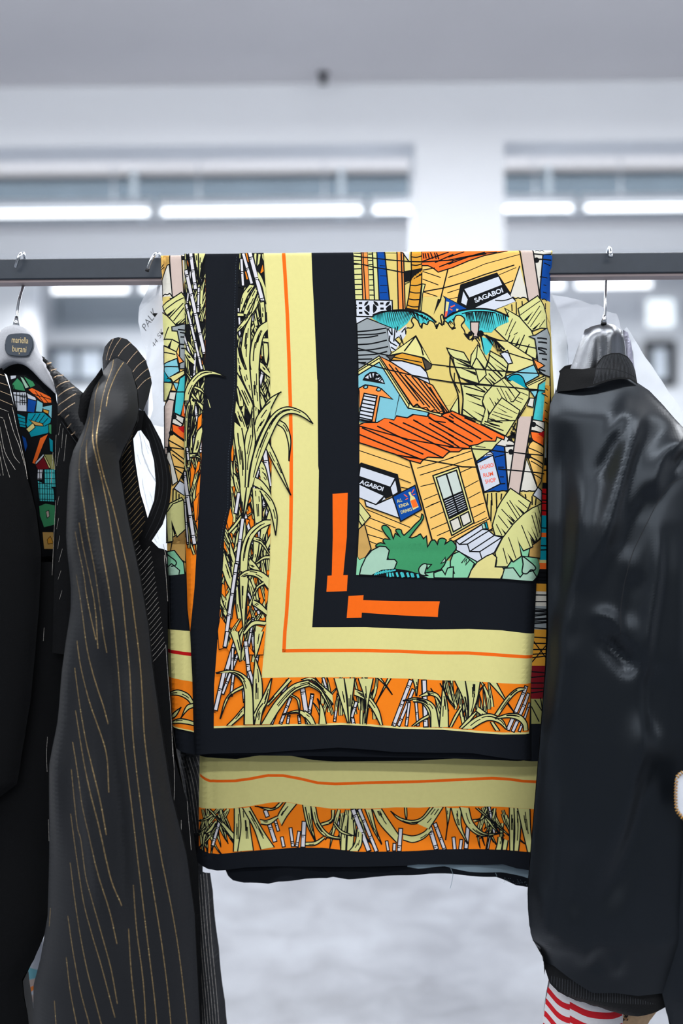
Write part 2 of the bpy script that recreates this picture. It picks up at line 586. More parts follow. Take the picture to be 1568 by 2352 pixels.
    def cane(self, p0, p1, w, seg=40.0, off=0.0, col='cane', lw=2.0):
        (x0, y0), (x1, y1) = p0, p1
        l = math.hypot(x1 - x0, y1 - y0)
        dx, dy = (x1 - x0) / l, (y1 - y0) / l
        nx, ny = -dy * w / 2, dx * w / 2
        self.fill(col, [(x0 + nx, y0 + ny), (x1 + nx, y1 + ny), (x1 - nx, y1 - ny), (x0 - nx, y0 - ny)], lw)
        t = off
        while t < l:
            if t > 2:
                cx, cy = x0 + dx * t, y0 + dy * t
                self.line([(cx + nx, cy + ny), (cx - nx, cy - ny)], lw * 0.9)
                cx += dx * 4; cy += dy * 4
                self.line([(cx + nx, cy + ny), (cx - nx * 0.1, cy - ny * 0.1)], lw * 0.8)
            t += seg
    def text(self, txt, cx, cy, ang, width, height, col, shear=0.0, bold=0.02):
        for poly in text_polys(txt, bold):
            q = []
            for x, y in poly:
                xx = (x - 0.5) * width + shear * (y - 0.5) * height; yy = -(y - 0.5) * height
                q.append((cx + xx * math.cos(ang) - yy * math.sin(ang), cy + xx * math.sin(ang) + yy * math.cos(ang)))
            self._add(col, [q])

_TXT = {}
LWK = 1.22        # pen weight of the print
def text_polys(txt, bold=0.02):
    """triangles of a word, scaled to the unit square"""
    if (txt, bold) in _TXT: return _TXT[(txt, bold)]
    cu = bpy.data.curves.new('lettering', 'FONT')
    cu.body = txt; cu.offset = bold; cu.resolution_u = 4
    ob = bpy.data.objects.new('lettering', cu)
    COL.objects.link(ob)
    dg = bpy.context.evaluated_depsgraph_get()
    me = ob.evaluated_get(dg).to_mesh()
    me.calc_loop_triangles()
    V = [(v.co.x, v.co.y) for v in me.vertices]
    T = [[V[i] for i in t.vertices] for t in me.loop_triangles]
    ob.evaluated_get(dg).to_mesh_clear()
    bpy.data.objects.remove(ob); bpy.data.curves.remove(cu)
    xs = [p[0] for t in T for p in t]; ys = [p[1] for t in T for p in t]
    x0, x1, y0, y1 = min(xs), max(xs), min(ys), max(ys)
    T = [[((x - x0) / (x1 - x0), (y - y0) / (y1 - y0)) for x, y in t] for t in T]
    _TXT[(txt, bold)] = T
    return T

INK = {'ink': (9, 12, 17), 'black': (13, 18, 26), 'yel': (230, 222, 146), 'leaf': (217, 216, 144), 'tan': (224, 202, 118),
       'wall': (248, 198, 108), 'orange': (255, 134, 22), 'line': (252, 108, 18), 'roof': (254, 112, 38), 'roof2': (253, 148, 70),
       'ochre': (223, 158, 52), 'blue': (2, 72, 158), 'cyan': (128, 196, 210), 'teal': (70, 196, 200), 'dteal': (0, 152, 172),
       'grey': (152, 160, 163), 'pale': (213, 218, 228), 'cane': (222, 219, 224), 'pink': (207, 187, 177), 'bone': (222, 218, 206),
       'green': (62, 150, 100), 'mint': (168, 206, 182), 'mint2': (138, 208, 166), 'cream': (226, 216, 142), 'brown': (205, 163, 92),
       'red': (196, 14, 20), 'pane': (205, 216, 207), 'coral': (252, 100, 62), 'dbrown': (72, 66, 58), 'olive': (150, 150, 92),
       'reverse': (138, 158, 170), 'dred': (120, 16, 28)}
CUSTOM = {}
def print_mat(k):
    if k in CUSTOM: return CUSTOM[k]
    r, g, b = INK[k]
    return mat('printed_cloth_' + k, rgb(r, g, b), 0.88, spec=0.2, var=0.015, vscale=160, bump=0.12, bscale=1500, sheen=0.0)

def cloth(name, pr, pos, u0, u1, v0, v1, cell, parent, eps=0.00002, gu=None, gv=None, smooth=0):
    """lay a Print on the surface pos(u, v) -> Vector; facets follow a grid in u, v"""
    if gu is None:
        nu = max(1, int(round((u1 - u0) / cell))); gu = [u0 + (u1 - u0) * i / nu for i in range(nu + 1)]
    if gv is None:
        nv = max(1, int(round((v1 - v0) / cell))); gv = [v0 + (v1 - v0) * i / nv for i in range(nv + 1)]
    nu, nv = len(gu) - 1, len(gv) - 1
    G = np.array([[tuple(pos(u, v)) for v in gv] for u in gu])
    for _ in range(smooth):
        Y = G[:, :, 1]
        Y[1:-1, :] = (Y[:-2, :] + 2 * Y[1:-1, :] + Y[2:, :]) / 4
        Y[:, 1:-1] = (Y[:, :-2] + 2 * Y[:, 1:-1] + Y[:, 2:]) / 4
    du = np.gradient(G, axis=0); dv = np.gradient(G, axis=1)
    N = np.cross(dv, du)
    N /= np.maximum(np.linalg.norm(N, axis=2, keepdims=True), 1e-12)
    import bisect
    lvl, top = {}, {}
    verts, norms, faces, mats = [], [], [], []
    slots, order = {}, []
    for col, polys in pr.shapes:
        pieces = []
        for p in polys:
            if abs(area2(p)) < 0.02: continue
            xs = [q[0] for q in p]; ys = [q[1] for q in p]
            i0 = max(0, bisect.bisect_right(gu, min(xs)) - 1); i1 = min(nu - 1, bisect.bisect_left(gu, max(xs)) - 1)
            for i in range(i0, i1 + 1):
                q = p
                if min(xs) < gu[i]: q = clip_half(q, -1, 0, -gu[i])
                if len(q) >= 3 and max(xs) > gu[i + 1]: q = clip_half(q, 1, 0, gu[i + 1])
                if len(q) < 3: continue
                yy = [t[1] for t in q]; ya, yb = min(yy), max(yy)
                j0 = max(0, bisect.bisect_right(gv, ya) - 1); j1 = min(nv - 1, bisect.bisect_left(gv, yb) - 1)
                for j in range(j0, j1 + 1):
                    r = q
                    if ya < gv[j]: r = clip_half(r, 0, -1, -gv[j])
                    if len(r) >= 3 and yb > gv[j + 1]: r = clip_half(r, 0, 1, gv[j + 1])
                    if len(r) < 3: continue
                    a, b = gu[i + 1] - gu[i], gv[j + 1] - gv[j]
                    # split along the diagonal  (x-gu)/a + (y-gv)/b = 1
                    c = 1 + gu[i] / a + gv[j] / b
                    s = [x / a + y / b - c for x, y in r]
                    if max(s) <= 1e-9: pieces.append((i, j, 0, r))
                    elif min(s) >= -1e-9: pieces.append((i, j, 1, r))
                    else:
                        r1 = clip_half(r, 1 / a, 1 / b, c)
                        if len(r1) >= 3: pieces.append((i, j, 0, r1))
                        r2 = clip_half(r, -1 / a, -1 / b, -c)
                        if len(r2) >= 3: pieces.append((i, j, 1, r2))
        if not pieces: continue
        keys = {(i, j) for i, j, _, _ in pieces}
        k = max(lvl.get(c, 0) + (0 if top.get(c) == col else 1) for c in keys)
        for c in keys: lvl[c] = k; top[c] = col
        if col not in slots: slots[col] = len(order); order.append(col)
        off = (k - 1) * eps
        for i, j, t, r in pieces:
            if abs(area2(r)) < 0.004: continue
            a, b = gu[i + 1] - gu[i], gv[j + 1] - gv[j]
            base = len(verts)
            if t == 0:
                A, B, C = (i, j), (i + 1, j), (i, j + 1)
            else:
                A, B, C = (i + 1, j + 1), (i, j + 1), (i + 1, j)
            pa, pb, pc = G[A] + N[A] * off, G[B] + N[B] * off, G[C] + N[C] * off
            na, nb, nc = N[A], N[B], N[C]
            if area2(r) > 0: r = r[::-1]
            for x, y in r:
                fx, fy = (x - gu[i]) / a, (y - gv[j]) / b
                if t == 1: fx, fy = 1 - fx, 1 - fy
                w = 1 - fx - fy
                verts.append(pa * w + pb * fx + pc * fy)
                norms.append(na * w + nb * fx + nc * fy)
            faces.append(tuple(range(base, len(verts))))
            mats.append(slots[col])
    me = bpy.data.meshes.new(name)
    me.from_pydata([tuple(v) for v in verts], [], faces)
    for c in order: me.materials.append(print_mat(c))
    me.polygons.foreach_set('material_index', mats)
    me.polygons.foreach_set('use_smooth', [True] * len(faces))
    me.update()
    me.normals_split_custom_set_from_vertices([tuple(n / max(1e-9, np.linalg.norm(n))) for n in norms])
    o = link_mesh(name, me, None, parent)
    return o

# ------------------------------------------------------------------ the village print
def village(p):
    F, L, LS = p.fill, p.line, p.lines
    scene_poly = 'x:811,100 x:1290,100 b:1560,60 b:1560,1300 d:1560,1300 f:1500,1300 h:1420,700 h:1400,1000 h:1320,1160 h:1250,1210 h:780,1170 h:0,1160 g:1200,1155 g:500,1130 g:115,1112 g:130,850 g:150,500 g:165,50 e:165,300 c:160,1300 c:150,700 c:140,300 a:120,1050 a:100,600 a:75,60'
    F('tan', scene_poly)
    # --- top left: louvred wall, posts and palm trunk
    F('leaf', 'x:811,100 a:190,-100 a:215,770 a:105,770 a:75,60')
    LS('a', '85,75 190,78/85,118 200,130/85,183 195,183/85,245 200,240/90,312 200,308/92,395 205,392/95,470 208,466/98,545 210,545/100,622 212,618/103,700 214,700', 2.0)
    F('roof2', 'x:829,100 x:843,100 a:285,60 a:318,765 a:215,765 a:190,60')
    L('x:829,100 a:192,60 a:215,765', 2.4); L('a:215,-60 a:222,200 a:258,765', 2.2); L('x:843,100 a:290,60 a:318,765', 2.2)
    F('leaf', 'x:844,100 x:864,100 a:425,60 a:460,775 a:318,770 a:290,60')
    L('x:855,100 a:360,80 a:390,770', 2.4)
    LS('a', '300,90 360,88/300,185 365,185/305,245 370,243/308,320 372,320/310,400 375,400/314,475 378,474/316,557 380,555/318,628 384,630/322,705 388,706', 2.0)
    F('blue', 'x:864,100 x:883,100 a:540,60 a:615,778 a:460,775 a:425,60'); L('x:864,100 a:425,60 a:460,775', 2.2); L('x:883,100 a:542,60 a:615,778', 2.4)
    LS('a', '470,262 545,268/475,415 570,418/475,562 580,560/475,670 575,666', 1.3)
    F('roof2', 'x:911,100 x:921,100 a:785,60 a:830,910 a:745,910 a:728,60'); F('roof2', 'x:923,100 x:926,100 a:820,60 a:845,910 a:822,910 a:800,60')
    L('x:911,100 a:728,60 a:748,910', 2.4); L('x:921,100 a:790,60 a:820,910', 2.8); L('x:927,100 a:826,60 a:850,910', 2.4)
    F('pale', 'a:800,20 a:915,20 a:905,195'); L('a:805,60 a:908,200', 2.2)
    L('a:85,68 a:420,66 a:540,70 a:720,72', 1.6)
    F('ochre', 'a:950,-100 a:1100,-100 a:1105,300 a:1095,560 a:1075,720 a:1050,930 a:868,905 a:905,720 a:925,560 a:945,330 a:938,110', 2.3)
    LS('a', '940,130 1020,138 1095,118/945,250 1020,258 1100,235/930,555 1010,562 1090,540/920,655 1000,672 1085,670/905,760 980,775 1070,770/890,855 960,880 1050,880', 2.2, 4)
    F('ink', 'a:840,345 a:1100,298 a:1105,400 a:930,490 a:845,515')
    for k in range(4):
        x = 945 + k * 38; y = 470 - k * 28
        F('ochre', 'a:%d,%d a:%d,%d a:%d,%d a:%d,%d' % (x, y, x + 48, y - 60, x + 66, y - 58, x + 20, y + 4))
    F('leaf', 'a:860,525 a:930,495 a:925,505 a:850,545', 1.2)
    LS('a', '80,118 200,135 300,142 600,175 900,200 1110,205/85,228 230,248 400,290 600,322 840,368', 2.2)
    # --- top roof, wall and sign canopy
    F('wall', 'a:1110,262 a:1190,262 a:1270,300 a:1345,360 a:1568,290 b:300,190 b:540,110 b:880,40 b:1000,-60 b:1075,-60 b:1090,260 b:930,700 b:700,930 b:650,950 b:250,930 b:0,760 a:1420,725 a:1105,730')
    F('roof', 'a:1105,-120 a:1105,262 a:1190,262 a:1270,300 a:1345,360 a:1568,290 b:300,190 b:540,110 b:880,40 b:960,-120')
    L('a:1105,262 a:1190,262 a:1270,300 a:1345,360 a:1568,290 b:300,190 b:540,110 b:880,40', 2.2)
    LS('a', '1110,200 1300,130 1500,60/1110,208 1568,178/1300,215 1568,95/1365,280 1568,200/1120,80 1130,150/1150,80 1165,150/1190,75 1210,150/1230,65 1265,155/1290,70 1315,160/1320,70 1355,165', 2.4)
    LS('b', '0,180 250,130 540,75 720,60/0,135 230,55/60,190 540,60/0,240 300,130 560,85', 2.2)
    L('b:0,440 b:300,340 b:540,238 b:1060,95', 1.4); L('b:0,578 b:200,520 b:500,410 b:980,255', 2.3)
    LS('b', '760,400 1010,292/0,665 160,615/0,765 130,740', 1.4); L('b:820,545 b:965,487', 2.0)
    LS('a', '1115,350 1380,440/1115,465 1345,552/1130,660 1330,725/1500,440 1568,415/1485,672 1568,645', 1.7)
    L('a:1490,320 a:1380,770', 2.4); L('a:1115,655 a:1420,600 a:1568,560', 2.3); L('a:1115,330 a:1290,298', 2.0)
    F('ink', 'a:1340,765 a:1395,770 a:1275,1000')
    F('leaf', 'a:1105,535 a:1152,545 a:1112,690 a:1090,950 a:1070,935', 1.8)
    F('ink', 'b:175,545 b:725,365 b:1015,800 b:660,945 b:400,915 b:290,920 b:118,815')
    F('pale', 'b:235,615 b:745,430 b:800,550 b:310,740'); F('pale', 'b:220,650 b:285,770 b:262,860 b:188,820'); F('pale', 'b:400,895 b:880,670 b:1000,800 b:660,935')
    L('b:700,785 b:800,790 b:880,775 b:965,740', 2.2, smooth=4)
    a, b = pts('b:388,790')[0], pts('b:808,628')[0]
    ang = math.atan2(b[1] - a[1], b[0] - a[0])
    p.text('SAGABOI', (a[0] + b[0]) / 2, (a[1] + b[1]) / 2, ang, math.hypot(b[0] - a[0], b[1] - a[1]), 11.5, 'pale', bold=0.03)
    F('blue', 'a:1425,720 b:290,915 b:200,940 b:60,970 b:0,1010 a:1480,1050 a:1430,1060 a:1455,760', 2.0)
    for s in ('b:20,880 b:90,850 b:95,868 b:35,895', 'b:15,905 b:60,925 b:50,940 b:10,920'): F('coral', s)
    F('cream', 'a:1465,800 a:1510,810 a:1490,930 a:1450,1010'); F('coral', 'a:1455,950 a:1490,945 a:1470,1030 a:1440,1030'); F('cream', 'b:110,910 b:150,915 b:120,960')
    F('bone', 'b:1065,270 b:1190,745 b:940,735 b:925,690'); L('b:1065,270 b:925,690', 2.2)
    F('tan', 'b:890,850 b:1030,790 b:985,735 b:1180,745 b:1210,810 b:1045,910 b:1065,1040 b:890,940')
    LS('b', '945,850 950,940/1012,815 1015,990/1100,800 1105,870', 2.2)
    L('b:960,735 b:1000,760 b:1040,745 b:1075,757 b:1110,740 b:1160,752 b:1195,800', 2.2, smooth=3)
    F('bone', 'b:1255,-100 b:1540,-100 b:1540,100 b:1420,100 b:1368,660'); F('pink', 'b:1060,-100 b:1250,-100 b:1365,720 b:1200,800')
    L('b:1050,-100 b:1070,60 b:1195,800', 2.4); L('b:1240,-100 b:1270,60 b:1368,740', 2.4)
    F('blue', 'b:1415,98 b:1560,98 b:1560,780 b:1375,770 b:1368,640'); L('b:1415,98 b:1368,640 b:1375,770', 2.4)
    L('b:1280,85 b:1420,98 b:1540,85', 2.0); p.disc('ink', 'b:1318,180', 6.2); L('b:1350,165 b:1540,172', 2.4)
    LS('b', '1370,430 1490,432/1430,220 1530,250/1430,545 1470,548/1420,655 1480,660', 1.8); L('b:1300,40 b:1330,25 b:1370,40 b:1400,25 b:1430,45', 1.4, smooth=4)
    F('tan', 'b:1375,760 b:1560,770 b:1560,1100 b:1480,1000 b:1430,850'); LS('b', '1460,820 1462,900/1395,770 1440,755 1490,775', 2.0)
    # --- fronds of the right side
    F('leaf', 'b:840,905 b:1060,1030 b:1240,1240 d:1330,180 d:1310,360 d:1250,335 d:1000,180 d:880,95 d:780,0 b:690,1220 b:760,1130 b:900,1030', 2.2)
    F('leaf', 'b:1040,910 b:1335,715 b:1430,850 b:1480,1000 b:1492,1190 b:1380,1200 b:1250,1250 b:1110,1090 b:1065,1030', 2.2)
    LS('b', '1065,1010 1365,795/1185,1140 1365,870/1225,1180 1385,940/1360,1190 1450,1065/1360,1130 1250,1240', 1.5)
    F('ink', 'b:1120,1090 b:1270,945 b:1170,1090'); F('ink', 'b:1250,1215 b:1370,1120 b:1290,1225')
    LS('b', '860,1010 900,955/850,1307 955,1060/910,1290 1005,1105/980,1300 1030,1270', 1.5)
    F('ink', 'd:925,110 d:1000,0 d:950,120'); F('ink', 'd:990,160 d:1070,20 d:1025,170'); LS('d', '1045,200 1135,0/880,90 915,0/1150,280 1205,140', 2.0)
    F('ink', 'd:1135,270 d:1200,150 d:1165,290')
    # --- palm branches in teal
    F('teal', 'a:365,1000 a:520,950 a:750,925 a:960,935 a:1120,965 a:1230,1020 a:1310,1110 a:1180,1110 a:1160,1160 a:1060,1120 a:960,1020 a:880,1130 a:740,1240 a:640,1200 a:470,1120 a:360,1060')
    p.hatch('a:375,1000 a:540,950 a:780,945 a:960,975', 'a:380,1070 a:520,1150 a:700,1230 a:930,1080', 24, 1.9)
    p.hatch('a:900,945 a:1050,980 a:1200,1060', 'a:1000,1080 a:1090,1130 a:1250,1110', 9, 2.2)
    L('a:365,1005 a:540,953 a:780,928 a:960,938 a:1110,970 a:1220,1030 a:1310,1112', 3.6, smooth=5); L('a:660,948 a:850,942 a:1000,975 a:1180,1075', 2.6, smooth=5)
    F('teal', 'b:0,1010 b:120,960 b:300,925 b:480,915 b:680,940 b:885,1020 b:900,1110 b:820,1140 b:700,1200 b:640,1270 b:460,1260 b:330,1250 b:240,1130 b:240,1040 b:100,1000 b:60,1110 b:-60,1120')
    p.hatch('b:260,985 b:420,960 b:620,965 b:880,1030', 'b:290,1120 b:470,1240 b:680,1230 b:890,1110', 22, 2.6)
    p.hatch('b:200,1000 b:40,1080 b:0,1120', 'b:240,1130 b:120,1150 b:-40,1180', 7, 2.4)
    L('b:-60,1060 b:40,1000 b:160,945 b:300,920 b:480,912 b:680,938 b:885,1020', 3.4, smooth=5); L('b:200,985 b:340,955 b:520,952 b:700,975', 2.0, smooth=5)
    F('teal', 'd:470,20 d:680,90 d:620,240 d:560,310 d:510,240'); p.hatch('d:480,20 d:680,80', 'd:540,300 d:640,220', 9, 2.6)
    # --- centre bush with curled outline
    bush = 'i:385,735 i:392,655 i:418,640 i:436,600 i:470,600 i:488,575 i:472,545 i:488,520 i:520,545 i:540,590 i:560,562 i:590,575 i:606,545 i:640,560 i:660,600 i:680,562 i:702,580 i:690,515 i:705,500 i:716,540 i:740,560 i:770,600 i:795,585 i:790,548 i:806,508 i:845,508 i:872,540 i:845,580 i:868,620 i:880,660 i:910,690 i:935,670 i:960,690 i:985,740 i:960,800 i:900,980 i:760,1180 i:700,1180 i:560,960 i:440,800'
    F('tan', bush); q = catmull(pts(bush)[:36], 3); L(q, 2.3)
    for s in ('i:430,630 i:425,610', 'i:548,600 i:552,575', 'i:660,605 i:664,575', 'i:712,575 i:716,550', 'i:775,608 i:800,600', 'i:888,668 i:905,655', 'i:925,690 i:938,680'): L(s, 3.4)
    F('pink', 'b:325,1110 b:455,1110 b:445,1240 b:430,1300 b:445,1350 b:355,1350 b:375,1290 b:330,1240', 2.2); p.disc('ink', 'b:325,1285', 5.5); p.disc('ink', 'b:475,1285', 7.5)
    L('b:475,1285 d:700,60 d:900,110 d:1320,200', 2.2)
    F('ink', 'i:860,640 i:910,645 i:905,690 i:880,670'); L('d:350,90 d:360,30 d:430,30 d:460,80', 2.0, smooth=4)
    # --- water tank and vent blocks on the left
    F('pale', 'a:115,1030 a:365,1035 a:300,1060 a:125,1135'); F('grey', 'a:125,1135 a:280,1052 a:640,1195 a:580,1215 c:600,0 c:640,260 c:610,390 c:460,315 c:145,515 c:130,0', 2.2)
    LS('a', '130,1255 350,1235 565,1200/130,1302 400,1292 555,1265', 2.6, 3); LS('c', '135,42 300,32 440,5/135,142 350,127 570,75/140,232 350,217 590,172/140,302 400,287 575,245/140,362 350,357/140,410 260,408', 2.6, 3)
    F('pale', 'a:105,775 a:655,785 a:660,940 a:500,950 a:370,1000 a:365,1030 a:115,1025', 2.3)
    for s in ('180,825', '180,900', '183,972', '500,832', '503,908'):
        x, y = [float(t) for t in s.split(',')]; F('ink', 'a:%f,%f a:%f,%f a:%f,%f a:%f,%f' % (x - 26, y - 16, x + 26, y - 16, x + 26, y + 16, x - 26, y + 16))
    for s in ('a:235,868 a:255,815 a:300,795 a:280,845', 'a:232,935 a:285,960 a:312,1005 a:262,990', 'a:250,900 a:310,850 a:312,960', 'a:375,795 a:430,815 a:450,868 a:400,850', 'a:372,840 a:430,905 a:372,975', 'a:555,868 a:575,815 a:622,800 a:600,850', 'a:560,905 a:630,850 a:640,940 a:590,945', 'a:110,840 a:130,860 a:112,875', 'a:110,885 a:135,900 a:112,915'):
        F('ink', s, smooth=3)
    F('pale', 'a:590,1215 a:650,1195 a:760,1250 a:870,1150 a:860,1307 c:820,60 c:700,230 c:640,240 c:610,110')
    LS('a', '600,1220 650,1300/650,1200 655,1300/700,1195 690,1300/740,1180 720,1260/800,1260 850,1200 860,1290', 2.4); LS('c', '620,10 610,80 640,120/690,0 680,90/700,70 770,140/650,120 720,160/730,30 760,60/640,180 700,220/780,0 820,130', 2.4)
    F('tan', 'c:700,60 c:760,20 c:800,100 c:770,130', 1.6)
    # --- little pyramid roof
    F('yel', 'c:610,298 c:1010,10 c:1250,440 c:1130,340 c:805,265', 2.3); LS('c', '1010,12 840,235/1010,20 1090,180 1120,300', 2.6)
    F('pale', 'c:620,385 c:800,385 c:1080,465 c:1170,560 c:1220,735 c:960,610', 2.2); F('ochre', 'c:700,300 c:805,265 c:1105,340 c:1155,525 c:1080,462 c:800,382 c:640,372', 2.2); L('c:640,322 c:1100,410', 2.0)
    F('dbrown', 'c:570,312 c:700,298 c:640,372', 1.8); F('dbrown', 'c:1105,340 c:1252,440 c:1230,500 c:1165,528', 1.8)
    LS('c', '135,195 420,268 600,302/1250,440 1568,475', 2.2)
    # --- banana leaves in the middle
    leaves = ['d:-30,195 d:225,260 d:315,410 d:325,468 d:60,330 d:0,270', 'd:435,140 d:335,300 d:320,460 d:345,472 d:412,340', 'd:435,140 d:580,400 d:545,512 d:412,340', 'd:345,472 d:412,340 d:545,512 d:560,600 d:450,712 d:400,520',
              'd:60,330 d:400,520 d:455,735 d:170,640 d:90,480', 'd:620,240 d:900,390 d:860,545 d:850,620 d:660,752 d:450,735 d:450,712 d:560,600 d:545,512 d:590,410',
              'd:180,740 d:650,760 d:530,900 d:500,1000 d:510,1065 d:545,1110 d:500,1307 d:190,1190 d:215,960',
              'd:660,750 d:830,640 d:950,680 d:1205,840 d:1200,950 d:1060,1190 f:1020,0 f:850,270 f:480,90 f:500,0 d:500,1307 d:545,1110 d:500,1000 d:530,900', 'd:20,1130 d:140,930 d:160,1190 d:60,1150']
    for s in leaves: F('leaf', s, 2.2)
    F('leaf', 'd:830,640 d:930,690 d:1065,870 d:965,1000 d:795,940 d:690,1070 d:600,1200 d:640,1100'); L('d:830,640 d:1065,870 d:965,1000 d:930,1000', 2.2)
    F('leaf', 'd:795,940 d:1065,1130 d:1040,1200 f:1000,40 f:580,50 d:600,1200 d:690,1070', 2.2)
    L('d:0,260 d:60,400 d:150,640 d:210,900 d:200,1190', 2.6, smooth=4); L('d:20,330 d:20,560 d:90,760 d:140,920 d:150,1190', 2.6, smooth=4); L('d:85,570 d:80,700 d:160,860', 2.0)
    LS('d', '600,295 855,490/590,400 800,620/575,460 780,650/600,580 700,690/545,640 640,740/740,545 800,610/230,765 540,860/260,880 510,930/260,880 470,970/215,1115 410,1270/380,750 540,850/520,780 575,830', 2.2)
    LS('d', '800,680 1000,950/720,795 800,940/775,790 870,980/900,800 985,930/850,840 930,990/1060,850 1180,905/1040,935 1110,965/1000,975 1085,1015/610,940 690,1080/740,1030 1025,1180/670,1150 950,1235/650,1190 930,1290', 1.4)
    for s in ('d:90,335 d:310,400 d:320,440', 'd:90,405 d:330,470 d:300,490', 'd:100,470 d:400,560 d:410,610 d:230,520', 'd:165,640 d:450,720 d:440,745 d:330,740', 'd:410,340 d:545,505 d:520,520', 'd:680,430 d:860,540 d:830,545', 'd:585,640 d:690,720 d:670,740', 'd:860,840 d:965,1000 d:930,960', 'd:260,975 d:510,1060 d:500,1080', 'd:350,1130 d:540,1220 d:510,1230', 'd:700,1070 d:880,1165 d:840,1160', 'd:570,1095 d:620,1180 d:590,1200', 'd:720,935 d:755,980 d:735,985', 'd:680,990 d:720,1030 d:700,1050', 'd:590,1215 d:760,1307 d:720,1300'): F('ink', s)
    LS('f', '590,10 800,75/540,55 760,125/530,90 815,190/780,0 930,45/380,0 415,25', 2.2)
    F('ink', 'f:590,20 f:800,80 f:700,65'); F('ink', 'f:560,60 f:760,130 f:640,110')
    # --- right edge: roofs, poles, wires
    F('cream', 'd:690,75 d:880,95 d:1250,340 d:1275,445 d:1010,550 d:870,560 d:900,390 d:830,280 d:780,220', 2.0)
    p.hatch('d:560,20 d:700,110 d:820,210', 'd:690,200 d:740,270 d:800,260', 8, 2.2); L('d:560,10 d:700,90 d:830,215', 4.0)
    F('pale', 'd:770,280 d:880,230 d:955,420 d:890,435', 2.2); L('d:720,220 d:900,270 d:1260,385', 2.2)
    F('cyan', 'd:1010,555 d:1275,445 d:1350,610 d:1150,725 d:900,680 d:850,620', 2.2); L('d:870,540 d:1100,565 d:1420,580', 2.2)
    F('dteal', 'd:880,660 d:950,600 d:1040,590 d:1110,640 d:1150,740 d:1195,805 d:1080,770 d:920,690', 2.2, 3); F('leaf', 'd:920,700 d:950,680 d:1200,830 d:1060,800')
    F('grey', 'd:1205,22 d:1300,0 b:1490,1180 d:1560,0 d:1560,600 d:1420,590 d:1330,520 d:1330,360 d:1310,200 d:1290,60', 2.2)
    LS('d', '1330,45 1480,45/1345,105 1480,105/1340,190 1480,200/1360,275 1480,275/1400,355 1480,355/1340,210 1450,250/1350,520 1450,530/1350,560 1440,590', 3.0)
    F('roof2', 'd:1265,362 d:1440,452 d:1330,520', 2.2)
    F('teal', 'd:1340,760 d:1465,680 d:1455,830 d:1410,1307 f:1415,40 f:1250,20 d:1250,1280 d:1290,940'); F('cyan', 'd:1220,840 d:1340,830 d:1290,945', 2.0); L('d:1340,760 d:1250,1280', 2.2)
    F('cream', 'd:1150,752 d:1460,595 d:1460,655 d:1340,740 d:1330,820 d:1200,810', 2.2); L('d:1190,760 d:1440,640', 1.8)
    F('bone', 'd:1215,945 d:1280,950 d:1260,1085 d:1170,1060', 2.0); L('d:-30,700 d:400,740 d:1000,790 d:1220,820 d:1450,830', 2.3); L('d:-30,470 d:400,510 d:860,545', 2.3)
    F('roof2', 'd:1390,870 d:1455,850 d:1450,890', 1.6); F('ochre', 'd:1455,735 d:1560,735 d:1560,1307 f:1440,30'); LS('d', '1455,790 1500,810/1450,890 1500,910/1450,1000 1500,1015/1448,1120 1500,1140/1445,1240 1500,1255', 2.0)
    F('roof', 'd:1420,1200 d:1450,1100 f:1440,50 f:1410,60'); F('bone', 'f:1250,30 f:1440,55 f:1440,180 f:1385,225 f:1225,185', 2.2); L('f:1280,95 f:1430,170', 2.4)
    F('roof', 'f:1220,205 f:1385,225 f:1440,190 f:1430,440 f:1240,330', 2.2); F('red', 'f:1330,240 f:1440,190 f:1435,300 f:1400,280')
    F('wall', 'f:1240,335 f:1435,440 f:1425,700 f:1390,950 f:1325,1050 f:1190,620 f:1180,450', 2.0); LS('f', '1260,350 1430,420/1190,450 1420,545/1230,650 1415,755/1275,850 1390,910', 2.0); L('f:1190,575 f:1420,690', 2.8)
    # --- big orange roof and yellow house
    F('leaf', 'f:320,430 f:530,345 f:700,350 f:720,285 f:840,335 f:410,650', 2.0); L('f:400,425 f:545,445', 1.6)
    F('blue', 'f:410,660 f:650,480 f:705,405 f:830,420 f:885,1090 f:530,1120', 2.2); F('bone', 'f:705,405 f:850,270 f:985,380 f:985,430 f:835,430', 2.0)
    F('bone', 'f:838,432 f:985,420 f:890,1060 f:878,900', 2.0); L('f:860,410 f:985,415', 2.2)
    LS('f', '880,350 920,280 950,350/900,330 985,370/960,130 1010,200/940,200 1000,300/1000,80 960,180/880,290 980,240', 2.6); F('ink', 'f:920,220 f:990,210 f:1000,310 f:930,300')
    F('pale', 'f:520,580 f:600,520 f:660,520 f:650,560'); LS('f', '600,480 660,540/560,560 640,545/690,590 840,550/740,740 820,740/770,885 820,885/770,990 840,985', 2.0)
    F('wall', 'e:165,385 e:920,645 e:1110,1307 g:1250,590 g:900,800 g:340,730 g:160,200 g:165,50'); F('wall', 'e:920,640 e:1075,685 e:1190,590 e:1410,600 e:1568,490 f:0,510 f:150,500 f:330,440 f:560,1307 h:610,270 h:640,430 h:590,440 h:0,620 g:1250,590')
    L('f:330,430 f:560,1307 h:610,270', 2.6); L('h:0,580 h:300,420 h:610,270', 2.0); L('h:0,620 h:90,600 h:490,355', 2.2)
    roof = 'e:160,105 e:230,72 e:430,70 c:540,1240 c:600,1250 c:680,1272 c:720,1212 c:880,1242 c:980,1192 c:1190,1212 c:1220,1162 c:1390,1212 c:1430,1182 c:1540,1150 d:50,1140 d:400,1300 f:230,0 f:840,278 f:825,330 f:720,288 f:700,350 f:530,350 f:430,400 f:310,420 f:300,462 f:200,472 f:150,510 f:0,510 e:1500,512 e:1410,602 e:1190,590 e:1110,632 e:1075,685 e:900,635 e:700,545 e:160,370'
    F('roof', roof, 2.3)
